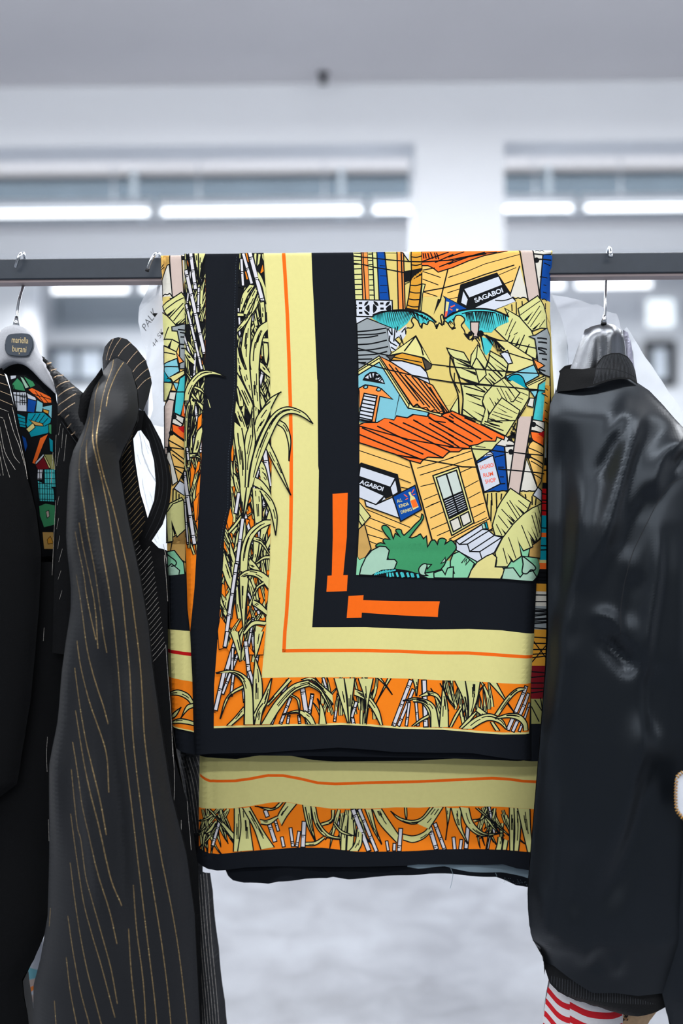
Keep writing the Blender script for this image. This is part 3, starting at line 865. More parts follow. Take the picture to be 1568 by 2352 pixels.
    LS('e', '205,150 1115,545/435,125 1410,600/615,65 1510,500/820,75 1568,430/975,35 1568,370/1215,85 1568,280/1200,0 1568,200/1450,0 1568,60/165,250 1075,620', 2.7); LS('f', '0,40 475,315/120,0 645,315/0,170 350,360/0,250 300,420/0,340 150,440/30,-60 120,0', 2.7)
    LS('e', '165,122 600,240 900,325 1300,395 1568,440', 2.4); L('f:0,440 f:300,462 f:600,480 f:880,520', 2.4); F('ink', 'e:700,545 e:1060,600 e:1040,615 e:850,595'); L('e:900,590 e:1110,625 e:1568,705 f:200,735 f:410,740', 2.4)
    L('c:1190,1215 c:1280,1290 e:1450,70', 2.4); LS('c', '975,1275 1040,1307/1390,1212 1568,1307/1510,1215 1568,1250', 2.6)
    LS('e', '165,490 920,748/760,910 930,975/790,1040 890,1062/1030,755 1568,595/1070,860 1568,705/1080,1028 1280,982/1130,1225 1340,1140/1230,1307 1375,1250', 1.6)
    LS('f', '0,610 340,495/0,725 350,605/170,820 340,745/245,1045 440,940/290,1205 470,1110/430,1307 525,1275', 1.6); LS('h', '330,110 525,35/370,250 540,160/380,340 565,255', 1.6)
    LS('g', '270,130 920,400/320,260 710,410/265,370 510,470/285,505 520,575/315,610 430,655/975,205 1060,250/1155,105 1370,10/1225,260 1420,170/1240,428 1470,330/1325,525 1510,445', 1.7)
    L('e:920,645 e:1110,1307 g:1250,590', 2.8)
    # window with louvres, mapped on its slanted quad
    qa, qb, qc, qd = [pts(s)[0] for s in ('e:1262,868', 'f:140,735', 'h:375,330', 'h:42,522')]
    def W(u, v):
        x0, y0 = qa[0] + (qb[0] - qa[0]) * u, qa[1] + (qb[1] - qa[1]) * u
        x1, y1 = qd[0] + (qc[0] - qd[0]) * u, qd[1] + (qc[1] - qd[1]) * u
        return (x0 + (x1 - x0) * v, y0 + (y1 - y0) * v)
    def R(u0, u1, v0, v1): return [W(u0, v0), W(u1, v0), W(u1, v1), W(u0, v1)]
    F('yel', R(0, 1, 0, 1), 2.6)
    F('pane', R(0.1, 0.9, 0.045, 0.44), 2.6); F('pale', R(0.1, 0.9, 0.42, 0.74), 2.4)
    for k in range(9): L([W(0.1, 0.43 + k * 0.036), W(0.9, 0.43 + k * 0.036)], 3.0)
    L([W(0.5, 0.045), W(0.5, 0.74)], 3.0); F('bone', R(0.1, 0.46, 0.78, 0.96), 2.6); F('bone', R(0.54, 0.9, 0.78, 0.96), 2.6)
    # canopy, drinks sign
    F('ink', 'e:160,690 e:190,668 e:740,845 e:795,1105 e:560,1215 e:420,1307 e:160,1200'); F('pale', 'e:185,735 e:690,905 e:625,1030 e:165,870'); F('pale', 'e:165,1005 e:525,1170 e:410,1290 e:165,1190'); F('pale', 'e:700,940 e:735,1115 e:665,1155 e:635,1050'); F('pale', 'e:535,1190 e:555,1215 e:500,1245')
    F('pale', 'e:250,1240 e:410,1300 e:660,1190 g:780,270 g:265,82 g:245,0', 2.2)
    a, b = pts('e:172,955')[0], pts('e:522,1070')[0]
    p.text('AGABOI', (a[0] + b[0]) / 2, (a[1] + b[1]) / 2, math.atan2(b[1] - a[1], b[0] - a[0]), math.hypot(b[0] - a[0], b[1] - a[1]), 10.5, 'pale', bold=0.03)
    F('blue', 'e:665,1180 e:995,1012 g:1095,132 g:780,312', 2.3)
    F('cream', 'e:895,1120 e:925,1105 e:945,1160 e:990,1190 g:1050,95 g:965,140 e:920,1240 e:925,1180'); F('roof', 'e:925,1245 e:1000,1215 g:1040,82 g:965,112')
    for s in ('e:825,1150 e:840,1145 e:885,1180 e:870,1190', 'e:850,1220 e:890,1200 e:890,1215 e:855,1232', 'e:940,1125 e:970,1070 e:985,1075 e:955,1130', 'e:960,1150 e:1000,1135 e:995,1150 e:965,1162'): F('coral', s)
    for t, s, w in (('ALL', 'e:762,1240', 12), ('KINDA', 'g:828,65', 23), ('DRINKS', 'g:865,150', 26)):
        c = pts(s)[0]; p.text(t, c[0], c[1], -0.30, w, 7.6, 'cream', bold=0.02)
    F('leaf', 'g:160,20 g:330,235 g:205,378 g:155,300', 2.2); L('g:160,190 g:240,310', 1.6); F('brown', 'g:150,430 g:205,380 g:240,352 g:340,725 g:255,850 g:160,890 g:132,840', 2.2)
    # --- rum shop sign, poles and palms at lower right
    F('pale', 'f:415,682 f:660,560 f:770,990 f:530,1112', 2.3)
    for t, s, w in (('SAGABOI', 'f:568,725', 33), ('RUM', 'f:588,850', 23), ('SHOP', 'f:622,942', 25)):
        c = pts(s)[0]; p.text(t, c[0], c[1], -0.22, w, 9.5, 'coral', bold=0.015)
    F('tan', 'f:530,1120 f:870,1100 f:740,1307 h:650,330 h:630,300 h:560,0'); LS('f', '580,1140 570,1307/640,1130 645,1307/710,1130 715,1307/790,1140 780,1220', 2.6); LS('h', '635,0 628,300/715,0 715,120', 2.6); L('f:530,1122 f:620,1105 f:680,1095 f:740,1110 f:800,1090 f:870,1105', 2.2, smooth=3)
    F('pink', 'f:1040,-20 f:1245,-20 f:1050,1160 f:885,1080'); L('f:1040,-20 f:885,1080', 2.4); L('f:1245,-20 f:1050,1160', 2.4); L('d:1150,1080 f:1030,30', 2.0)
    F('bone', 'f:1160,620 f:1320,1050 f:1280,1110 f:1065,1110', 2.0); F('tan', 'f:1060,1110 f:1290,1110 f:1410,1300 h:1340,70 h:1220,120 f:1220,1280'); LS('f', '1140,1150 1150,1200/1240,1180 1240,1300/1300,1210 1290,1307', 2.6)
    L('f:1070,1105 f:1110,1090 f:1160,1105 f:1200,1090 f:1240,1100 f:1290,1095', 2.2, smooth=3); F('pale', 'f:1330,1040 f:1405,1090 f:1405,1255 f:1250,1160', 2.2)
    for s, r in (('f:1262,100', 6.4), ('f:1218,335', 6.4), ('f:1190,575', 6.2), ('f:930,510', 6.2)): p.disc('ink', s, r)
    L('f:980,520 f:1180,545 f:1420,560', 2.4); L('f:740,765 f:1250,815 f:1480,835', 2.3)
    # ground: mint base, steps, leaves
    F('mint2', 'g:132,840 g:160,890 g:255,850 g:600,900 g:1568,900 h:110,740 h:430,920 h:690,990 h:1095,830 h:1190,840 h:1330,870 h:1400,1000 h:1320,1160 h:1250,1210 h:780,1170 h:0,1160 g:1200,1155 g:500,1130 g:115,1112')
    F('pale', 'h:100,600 h:490,360 h:680,520 h:800,550 h:680,775 h:430,920 h:110,740', 2.2); LS('h', '100,600 155,655 275,650 680,400/155,655 500,430/500,430 650,445/275,650 310,760 680,520/310,760 460,765 790,550/460,765 490,860', 2.2)
    F('mint', 'h:490,350 h:530,330 h:555,420 h:510,425', 1.8); F('dteal', 'h:535,330 h:565,315 h:590,420 h:560,425', 1.8)
    F('leaf', 'f:880,1110 f:920,1055 f:1220,1265 h:1210,50 h:1170,150 h:1000,310 h:830,540 h:690,520 h:650,370 h:720,120 h:790,0', 2.2)
    F('brown', 'h:1420,560 h:1400,870 h:1190,840 h:1200,690', 2.0); F('mint2', 'h:1040,640 h:1210,700 h:1180,840 h:1090,830', 1.8)
    F('leaf', 'h:1400,40 h:1400,540 h:1330,605 h:1300,560 h:1298,630 h:1270,640 h:1215,560 h:1250,690 h:1110,750 h:1050,640 h:1080,830 h:960,915 h:930,900 h:870,990 h:700,990 h:715,900 h:690,780 h:800,560 h:960,350 h:1100,210 h:1240,110', 2.2)
    LS('h', '870,25 1020,270/910,0 1060,235/790,130 970,325/740,225 885,410/710,355 790,515/1040,0 1170,110/1085,370 1210,690/1235,220 1335,540/1285,180 1370,480/1330,80 1390,240/890,550 1000,865/810,710 870,940/1350,260 1390,400', 1.7)
    for s in ('h:885,200 h:990,300 h:970,325', 'h:865,265 h:960,345 h:930,365', 'h:975,45 h:1130,180 h:1100,200', 'h:780,410 h:860,490 h:835,505', 'h:1015,535 h:1075,800 h:1050,640', 'h:1160,430 h:1300,625 h:1265,635', 'h:1215,380 h:1330,595 h:1290,560', 'h:870,780 h:965,910 h:925,910'): F('ink', s)
    green = 'g:415,695 g:425,655 g:480,630 g:545,645 g:515,605 g:545,572 g:620,580 g:560,510 g:500,410 g:520,372 g:570,375 g:630,440 g:670,575 g:700,490 g:775,545 g:708,455 g:730,425 g:790,440 g:830,520 g:1000,350 g:1080,275 g:1095,200 g:1122,240 g:1085,330 g:910,552 g:1020,532 g:1075,498 g:1120,572 g:1165,530 g:1180,692 g:1230,605 g:1290,590 g:1330,655 g:1345,585 g:1400,560 g:1462,590 g:1440,652 g:1510,600 h:40,595 h:105,670 h:95,740 h:0,850 g:1460,900 g:1380,1030 g:1150,1082 g:1060,1095 g:700,1022 g:600,880 g:540,700'
    F('green', green, 2.3, 2)
    F('mint2', 'h:0,1160 h:20,1000 h:20,900 h:60,800 h:150,760 h:250,830 h:380,940 h:280,1160', 2.3); L('h:0,1000 h:45,990 h:80,1090', 2.3); L('h:190,930 h:245,850 h:230,915 h:265,870 h:250,960 h:310,885', 2.3)
    F('mint', 'g:165,1112 g:190,1000 g:260,850 g:350,745 g:470,682 g:560,690 g:612,745 g:580,880 g:690,880 g:725,920 g:685,1025 g:500,1045 g:350,1120', 2.3)
    F('ink', 'g:340,1125 g:480,1042 g:700,1015 g:900,1045 g:1060,1095 g:1190,1155 g:500,1130'); p.hatch('g:420,1075 g:560,1045 g:720,1035', 'g:390,1115 g:500,1090 g:620,1060', 9, 2.0, 'teal', taper=False); p.hatch('g:560,1095 g:720,1080 g:900,1085 g:1050,1110', 'g:560,1130 g:740,1140 g:920,1145 g:1060,1145', 10, 3.2, 'teal', taper=False)
    F('mint', 'g:1050,1020 g:1110,950 g:1175,960 g:1140,1085 g:1185,1120 g:1075,1105', 2.2, 3); F('mint2', 'g:1170,950 g:1240,955 g:1180,1020', 2.0); F('mint', 'g:1380,940 g:1445,850 g:1450,910', 2.0); F('mint2', 'g:1280,1155 g:1275,1080 g:1400,1035 g:1445,1105 g:1480,1010 g:1568,990 h:60,1160', 2.2)
    F('cream', 'h:285,1162 h:330,1040 h:420,920 h:560,830 h:650,792 h:715,850 h:690,990 h:800,995 h:832,1050 h:770,1172', 2.3)
    F('mint', 'h:785,1172 h:830,1010 h:960,1005 h:1060,1145 h:1110,1085 h:1250,1050 h:1320,1150 h:1250,1212', 2.2); F('mint', 'h:1095,835 h:1200,910 h:1295,1000 h:1270,1042 h:1215,1035 h:1160,1092 h:1090,1070 h:1105,950', 2.3, 3)
    # --- blue house
    F('yel', 'c:910,1010 c:970,1078 c:1090,1095 c:1230,1150 c:1400,1185 c:1385,1225 c:1200,1165 c:895,1095', 2.0)
    F('cyan', 'c:150,600 c:455,410 c:895,1095 c:765,890 c:690,1265 c:600,1250 c:540,1240 c:430,1300 c:165,1307 c:150,760'); F('cyan', 'c:765,890 c:890,1095 c:1200,1162 c:1180,1222 c:960,1190 c:880,1240 c:720,1210 c:690,1262', 2.0)
    F('roof2', 'c:470,320 c:620,392 c:960,610 c:1260,755 c:1505,1152 c:1380,1182 c:1220,1142 c:1090,1095 c:1030,1042 c:970,1076', 2.3)
    LS('c', '520,400 960,1060/610,440 1040,990/705,490 1130,1045/770,580 1215,1085/850,600 1290,1100/950,620 1360,1130/1040,650 1435,1160/1130,700 1480,1160/1220,785 1440,1150', 2.5); L('c:970,1076 c:1030,1035 c:1060,1085 c:1120,1095 c:1170,1090 c:1220,1145 c:1300,1120 c:1340,1165 c:1400,1140 c:1440,1175 c:1505,1152', 2.2, smooth=3)
    F('yel', 'c:140,520 c:460,310 c:915,1010 c:895,1098 c:460,405 c:145,600', 2.2); L('c:145,545 c:460,348 c:905,1040', 2.0)
    L('c:150,405 c:520,500 c:900,590 c:1200,655 c:1568,712', 2.4)
    F('ink', 'c:208,678 c:250,600 c:320,555 c:410,550 c:480,600 c:520,660 c:550,735')
    for s in ('c:245,640 c:300,600 c:300,655', 'c:310,590 c:330,575 c:345,640 c:325,640', 'c:355,575 c:385,570 c:370,640', 'c:410,590 c:455,590 c:430,610', 'c:430,650 c:480,630 c:440,670', 'c:400,660 c:420,640 c:425,670', 'c:450,680 c:495,645 c:470,690', 'c:480,695 c:505,670 c:525,715'): F('pale', s)
    F('roof2', 'c:150,800 c:250,745 c:300,752 c:440,778 c:490,802 c:660,960 c:470,917 c:400,1307 c:350,1302 c:430,910 c:235,872 c:165,1110 c:160,842', 2.2); F('cyan', 'c:225,790 c:240,755 c:290,755 c:285,790 c:255,805', 2.0); F('cyan', 'c:415,825 c:440,785 c:490,800 c:475,835 c:440,840', 2.0)
    F('pale', 'c:235,875 c:425,912 c:348,1302 c:160,1285 c:162,1180', 2.2); LS('c', '225,910 415,945/215,962 405,1000/205,1020 390,1055/195,1075 380,1115/180,1130 365,1165/170,1185 355,1225/160,1232 345,1275/160,1262 340,1295', 2.6)

# ------------------------------------------------------------------ the sugar-cane borders and the scarf itself
BAND_L = pts('423,582 424,900 424,1050 426,1250 430,1400 436,1450 441,1560 443,1660 447,1734')
CANE_L = pts('471,582 472,650 472,750 471,850 468,900 466,960 463,1050 459,1120 455,1200 451,1280 447,1350 440,1420 436,1452')
CANE_R1 = pts('550,581 548,608 546.6,659 545,723 544.7,787 545,863 544.7,888 542,926 539,952 537,990 535,1016 531,1041 530.6,1126 530,1165 521,1199 516.6,1228 514,1247 512.7,1298 510,1337 508,1356 506,1400 504.5,1420 501.6,1450 497,1511 492.4,1572 491.5,1668')
CANE_R2 = pts('605,582 608,634 610,659 614,742 618,812 620,863 620.6,901 622,978 623.8,1054 623,1133 621,1235 618.6,1311 616.7,1356 613.5,1400 610,1450 601,1556')
YB = pts('601,1556 720,1556 853,1555 939,1558 1000,1561 1094,1564 1151,1568 1226,1571.6 1240,1572')
HEM = pts('491.5,1668 584,1666 700,1664 783,1660.6 850,1663 922,1669 1014,1671 1091,1677.5 1152,1682 1216,1683')
INNER_X = pts('715,581 717.5,646 721,710 725,800 728,870 729,876 730.4,1070 732,1081 730.4,1203 724,1325 716.6,1441')
INNER_Y = pts('716.6,1441 840,1440 861,1441 984,1445 1075,1444 1152,1447 1240,1457')

def strips(left, right):
    """convex quads between two rails given as (x, y) with increasing y"""
    L2 = [(y, x) for x, y in left]; R2 = [(y, x) for x, y in right]
    ys = sorted({y for y, _ in L2} | {y for y, _ in R2})
    ys = [y for y in ys if max(L2[0][0], R2[0][0]) <= y <= min(L2[-1][0], R2[-1][0])]
    return [[(interp(L2, a), a), (interp(R2, a), a), (interp(R2, b), b), (interp(L2, b), b)] for a, b in zip(ys, ys[1:])]
def strips_h(top, bot):
    xs = sorted({x for x, _ in top} | {x for x, _ in bot})
    xs = [x for x in xs if max(top[0][0], bot[0][0]) <= x <= min(top[-1][0], bot[-1][0])]
    return [[(a, interp(top, a)), (b, interp(top, b)), (b, interp(bot, b)), (a, interp(bot, a))] for a, b in zip(xs, xs[1:])]

def thicket(p, x0, x1, y0, y1, n, up=True, lean=0.35, ln=(50, 110), w=(6, 10), canes=0.2):
    """dense undergrowth: dark gaps, thin leaves and canes"""
    for k in range(n):
        x, y = random.uniform(x0, x1), random.uniform(y0, y1)
        a = (-math.pi / 2 if up else math.pi / 2) + random.uniform(-lean, lean)
        if random.random() < canes:
            l = random.uniform(40, 90)
            p.cane((x, y), (x + math.cos(a) * l, y + math.sin(a) * l), random.uniform(5, 8), random.uniform(22, 36), random.uniform(5, 20))
        else:
            p.blade(x, y, a, random.uniform(*ln), random.uniform(*w), random.uniform(-0.9, 0.9))

FP = Print()
# base cloth and straight bands (they run over the rail and down behind it)
FP.fill('black', [(423, 100)] + BAND_L + pts('483,1730 611,1729 669,1725 720,1721 776,1716 853,1720 910,1726 1000,1727 1084,1728 1132,1736 1180,1744 1228,1747 1224,1700 1222,1570 1229,1457 1235,1326 1240,1288 1244,1211 1247,1113 1252,1021 1257,960 1260,900 1261,800 1262,700 1264,580 1272,560 1280,100'))
FP.fill('orange', [(423, 100)] + BAND_L[:6] + CANE_L[::-1] + [(471, 100)])
FP.fill('orange', [(552, 100)] + CANE_R1 + HEM[1:] + [(1218, 1640), (1222, 1571)] + YB[::-1][1:] + CANE_R2[::-1] + [(604, 100)])
FP.fill('yel', [(604, 100)] + CANE_R2 + YB[1:-1] + pts('1226,1509 1232,1457') + INNER_Y[::-1][1:] + INNER_X[::-1] + [(714, 100)])
ORL = pts('647,582 650.5,634 655.6,723 659,812 660.7,870 663,939 664.6,1041 664.6,1150 663,1247 660,1311 653.7,1413 650,1450 647.8,1498')
FP.fill('line', [(646, 100)] + ORL + [(655.8, 1498)] + [(x + 8.2, y) for x, y in ORL[::-1][1:]] + [(654, 100)])
ORH = pts('648,1490.5 658,1491 800,1490 850,1490 916,1491 984,1494.5 1075,1495.4 1137,1499 1226,1506')
FP.fill('line', ORH + [(x, y + 7.6) for x, y in ORH[::-1]])
FP.fill('line', 'y:1318,275 y:1432,268 y:1428,430 y:1425,600 y:1398,885 y:1432,885 y:1425,1005 y:1272,1010 y:1280,890 y:1312,888 y:1320,600')
FP.fill('line', 'x:800,1369 w:113,55 w:110,93 w:400,98 w:683,100 w:672,160 w:668,218 w:400,205 w:100,186 w:98,223 x:796,1419')
HL = [(x, y - 1) for x, y in HEM]
FP.fill('cream', HL + [(x, y + 3.6) for x, y in HEM[::-1]])

# --- left sliver of cane, with the leaf that crosses the black border
FP.set_clip(strips([(423, 100)] + BAND_L[:6], [(471, 100)] + CANE_L))
FP.fill('ink', 'x:423,570 x:472,570 x:471,880 x:465,1010 x:424,1010')
thicket(FP, 425, 470, 640, 1060, 75, ln=(60, 120), w=(8, 12), canes=0.08)
thicket(FP, 425, 470, 1000, 1300, 30, ln=(60, 130), w=(6, 9), canes=0.12)
for a, b, w, sg in (('n:520,60', 'n:600,640', 9, 30), ('n:450,330', 'n:740,1640', 9, 46), ('n:455,860', 'n:700,1880', 6.5, 38), ('n:650,610', 'n:640,1000', 6, 30), ('n:600,1620', 'n:580,1990', 6, 30)):
    FP.cane(pts(a)[0], pts(b)[0], w, sg, 12)
FP.leaf('n:640,80 n:650,300 n:650,560', 'n:760,80 n:690,300 n:660,560'); FP.leaf('n:570,80 n:610,300 n:645,560', 'n:640,80 n:645,300 n:650,560')
FP.leaf('n:440,1540 n:520,1640 n:580,1720', 'n:440,1640 n:500,1740 n:580,1810')
for s in ('n:470,170 n:495,230 n:490,300 n:470,230', 'n:745,470 n:740,540 n:755,520', 'n:690,1690 n:720,1800 n:700,1810', 'o:640,400 o:705,330 o:700,520 o:625,610', 'o:640,1070 o:680,1080 o:660,1200 o:590,1290', 'o:570,1700 o:655,1560 o:620,2000 o:590,1990'): FP.fill('orange', s, 1.6)
FP.leaf('o:425,900 o:440,500 o:470,250 o:560,40', 'o:480,880 o:490,500 o:520,250 o:590,60'); FP.leaf('o:520,120 o:545,350 o:500,830', 'o:600,180 o:570,400 o:510,840'); FP.leaf('o:560,940 o:620,640 o:700,540', 'o:640,940 o:680,800 o:710,640')
FP.leaf('o:560,20 o:640,130 o:715,210', 'o:545,70 o:620,170 o:710,300')
for a, b, w in (('o:480,860', 'o:500,1060', 6), ('o:430,1230', 'o:590,2352', 9), ('o:440,1640', 'o:490,2350', 5)): FP.cane(pts(a)[0], pts(b)[0], w, 46, 10)
FP.leaf('o:525,960 o:600,960 o:680,1015', 'o:520,1015 o:600,1010 o:680,1035')
FP.set_clip(None)
FP.leaf('n:430,2352 n:450,2200 n:520,2060 n:640,1930 n:780,1890 n:950,1930 n:1065,1990', 'n:510,2352 n:530,2250 n:590,2120 n:690,2010 n:820,1960 n:960,1965 n:1060,1995', dash=3)
FP.leaf('n:600,2130 n:700,2180 n:770,2290', 'n:590,2170 n:690,2220 n:765,2290', dash=0); FP.fill('leaf', 'o:785,110 o:800,130 o:835,250 o:820,245')

# --- main vertical border
CL = strips([(552, 100)] + CANE_R1, [(604, 100)] + CANE_R2)
FP.set_clip(CL)
FP.fill('ink', 'x:546,640 x:622,640 x:624,1040 x:534,1040')
thicket(FP, 548, 618, 650, 1080, 90, ln=(55, 120), w=(10, 15), canes=0.06)
thicket(FP, 512, 620, 1090, 1540, 120, ln=(60, 120), w=(9, 14), canes=0.16, lean=0.5)
FP.fill('ink', 'x:548,560 x:608,560 x:609,660 x:547,660')
for s in ('k:150,90 k:180,90 k:185,400 k:145,390', 'k:420,90 k:470,95 k:455,330 k:410,150', 'k:490,100 k:545,110 k:520,280 k:470,340', 'k:555,100 k:590,110 k:600,250 k:560,180'): FP.fill('leaf', s, 1.8)
FP.fill('orange', 'k:575,280 k:600,420 k:540,470 k:525,440', 1.8); FP.fill('orange', 'k:255,90 k:290,90 k:320,250 k:300,250'); FP.fill('orange', 'k:255,420 k:275,430 k:310,560 k:285,565')
for a, b, w, sg, of in (('k:190,190', 'k:222,700', 7.2, 33, 30), ('k:220,90', 'k:385,665', 8, 38, 36), ('k:335,60', 'k:575,960', 10, 49, 14)): FP.cane(pts(a)[0], pts(b)[0], w, sg, of)
FP.leaf('k:480,400 k:560,520 k:630,700', 'k:495,560 k:560,700 k:605,900 k:630,1000', dash=0)
FP.leaf('k:330,660 k:200,850 k:150,1160', 'k:430,680 k:300,880 k:180,1180', dash=3); FP.leaf('k:440,700 k:330,900 k:220,1180', 'k:470,830 k:400,1000 k:300,1200', dash=3)
FP.leaf('k:520,990 k:540,1200 k:560,1360', 'k:605,970 k:620,1150 k:625,1340', dash=3)
FP.leaf('k:120,1440 k:250,1280 k:380,1150', 'k:120,1520 k:280,1360 k:500,1020'); FP.leaf('k:125,1165 k:230,1175', 'k:125,1235 k:230,1235', dash=0)
FP.leaf('k:385,1180 k:250,1450 k:200,1700 k:195,1900 k:340,2352', 'k:390,1190 k:360,1450 k:360,1700 k:340,2000 k:350,2352', dash=5)
FP.leaf('k:400,2352 k:345,2050 k:380,1700 k:500,1430 k:660,1310', 'k:500,2352 k:520,2000 k:560,1700 k:610,1550 k:690,1450', dash=6)
FP.leaf('k:530,2050 k:600,2100 k:710,2250', 'k:530,2180 k:600,2250 k:710,2340', dash=2); FP.leaf('k:590,1620 k:680,1620', 'k:570,1690 k:680,1710', dash=1); FP.leaf('k:580,1720 k:600,2000 k:640,2100', 'k:670,1720 k:680,1900 k:650,2110', dash=0)
FP.leaf('k:120,1720 k:180,2000 k:340,2352', 'k:120,2250 k:150,2300 k:290,2400', dash=4)
FP.fill('orange', 'k:530,1900 k:560,1990 k:540,2000', 1.2)
FP.leaf('l:120,60 l:250,300 l:390,600 l:400,660', 'l:120,300 l:200,480 l:350,820', dash=4); FP.leaf('l:350,0 l:380,400 l:420,640', 'l:510,0 l:515,400 l:540,740', dash=6); FP.leaf('l:160,0 l:230,220 l:390,560', 'l:345,0 l:375,300 l:400,520', dash=3)
FP.leaf('l:100,540 l:220,820 l:310,1080', 'l:80,780 l:180,1050 l:240,1300', dash=4); FP.leaf('l:530,290 l:600,430 l:680,580', 'l:540,400 l:590,480 l:640,570', dash=1); FP.leaf('l:590,190 l:650,320 l:710,460', 'l:630,300 l:680,420 l:715,530', dash=0)
FP.fill('orange', 'l:35,1330 l:60,1480 l:45,1650 l:10,1640 l:5,1500', 1.5); FP.fill('orange', 'l:700,1210 l:725,1300 l:715,1320', 1.2); FP.fill('orange', 'l:680,1560 l:735,1700 l:740,1800 l:690,1640', 1.2)
FP.cane(pts('l:600,1400')[0], pts('l:700,2100')[0], 11, 60, 30)
FP.leaf('l:520,1700 l:560,1640 l:640,1800 l:720,2200', 'l:540,2000 l:600,2050 l:650,2120 l:700,2260', dash=4)
# lower half of the vertical border
for s in ('m:230,350 m:280,540 m:270,660 m:200,760 m:165,620', 'm:215,800 m:270,830 m:275,960', 'm:120,950 m:190,1190 m:110,1080', 'm:85,1720 m:130,1740 m:150,1990 m:70,1900', 'm:590,150 m:605,250 m:545,300', 'm:500,560 m:580,580 m:520,700', 'm:840,1760 m:915,1860 m:905,2020 m:860,2120', 'm:530,2110 m:580,2130 m:535,2300', 'm:650,1620 m:690,1610 m:670,1740', 'm:0,2290 m:60,2352 m:0,2352'): FP.fill('orange', s, 1.5)
FP.leaf('m:420,490 m:300,650 m:190,780', 'm:430,560 m:330,700 m:210,830', dash=0); FP.cane(pts('m:385,90')[0], pts('m:325,470')[0], 8, 50, 60)
FP.leaf('m:620,0 m:640,300 m:670,640', 'm:780,40 m:800,300 m:800,600', dash=5); FP.leaf('m:800,100 m:880,260 m:820,420', 'm:900,270 m:860,420 m:830,590', dash=1); FP.leaf('m:930,390 m:900,480 m:870,590', 'm:990,560 m:960,590 m:900,600', dash=0)
FP.leaf('m:640,960 m:640,1200 m:620,1300', 'm:760,980 m:720,1200 m:680,1360', dash=1); FP.leaf('m:780,700 m:760,900 m:720,1250', 'm:930,680 m:830,950 m:720,1330', dash=1); FP.leaf('m:960,820 m:880,980 m:820,1150', 'm:960,1000 m:920,1080 m:900,1150', dash=0)
FP.leaf('m:400,1500 m:430,1100 m:560,780 m:800,600 m:960,580', 'm:540,1500 m:560,1200 m:620,950 m:760,760 m:960,655', dash=7)
FP.leaf('m:660,880 m:800,940 m:930,1170', 'm:640,950 m:780,1010 m:940,1230', dash=2); FP.leaf('m:690,1340 m:820,1240 m:945,1220', 'm:700,1370 m:830,1290 m:945,1280', dash=0); FP.leaf('m:580,1270 m:680,1370 m:770,1490', 'm:575,1440 m:640,1470 m:720,1500', dash=3)
FP.leaf('m:120,1140 m:200,1400 m:280,1640', 'm:90,1500 m:160,1700 m:250,1870', dash=4); FP.leaf('m:190,820 m:240,1000 m:330,1280', 'm:215,1000 m:230,1300 m:260,1600 m:300,1500', dash=4); FP.leaf('m:300,1100 m:340,850 m:390,740', 'm:300,1180 m:350,1120 m:380,1000', dash=1)
FP.leaf('m:380,1640 m:400,2000 m:450,2352', 'm:540,1590 m:530,2000 m:520,2352', dash=6); FP.leaf('m:330,1850 m:330,2100 m:360,2352', 'm:370,1750 m:400,2100 m:450,2352', dash=1); FP.leaf('m:60,1920 m:110,2100 m:160,2200', 'm:60,2100 m:100,2250 m:150,2330', dash=3)
FP.leaf('m:370,1600 m:500,1500 m:650,1480 m:800,1520 m:940,1620', 'm:380,1650 m:520,1580 m:680,1600 m:800,1690 m:920,1830', dash=3); FP.leaf('m:640,1900 m:700,1780 m:820,1690', 'm:660,1940 m:740,1800 m:840,1740', dash=1); FP.leaf('m:660,2020 m:780,2090 m:900,2210', 'm:650,2120 m:760,2200 m:890,2300', dash=2)
FP.cane(pts('m:455,550')[0], pts('m:225,2352')[0], 8.4, 51, 49); FP.cane(pts('y:600,800')[0], pts('y:510,1425')[0], 8.6, 48, 20)
FP.leaf('y:620,890 y:630,1100 y:650,1290', 'y:690,910 y:670,1100 y:660,1290', dash=3); FP.leaf('y:560,1300 y:590,1420 y:620,1470', 'y:600,1300 y:620,1400 y:630,1460', dash=1); FP.leaf('y:740,1260 y:735,1380 y:745,1470', 'y:800,1280 y:780,1400 y:760,1470', dash=2); FP.leaf('y:650,1310 y:720,1230 y:820,1230', 'y:660,1330 y:730,1260 y:820,1260', dash=0)
FP.fill('orange', 'y:480,1190 y:520,1250 y:500,1430 y:470,1440 y:460,1300', 1.2); FP.fill('orange', 'y:820,1250 y:830,1300 y:800,1480 y:690,1480 y:680,1400 y:740,1480 y:790,1300', 1.2); FP.fill('orange', 'y:530,1430 y:580,1300 y:600,1470 y:560,1480')
FP.cane(pts('p:560,70')[0], pts('p:405,580')[0], 10, 52, 16); FP.cane(pts('p:580,160')[0], pts('p:465,465')[0], 6, 40, 14); FP.cane(pts('p:540,120')[0], pts('p:525,480')[0], 6, 40, 24); FP.cane(pts('p:635,70')[0], pts('p:670,400')[0], 9, 42, 12); FP.cane(pts('p:500,0')[0], pts('p:480,115')[0], 8.5, 60, 0)
FP.leaf('p:520,0 p:560,120 p:590,220', 'p:580,0 p:600,120 p:600,220', dash=2); FP.leaf('p:700,0 p:700,100 p:705,190', 'p:770,0 p:740,110 p:715,190', dash=2)
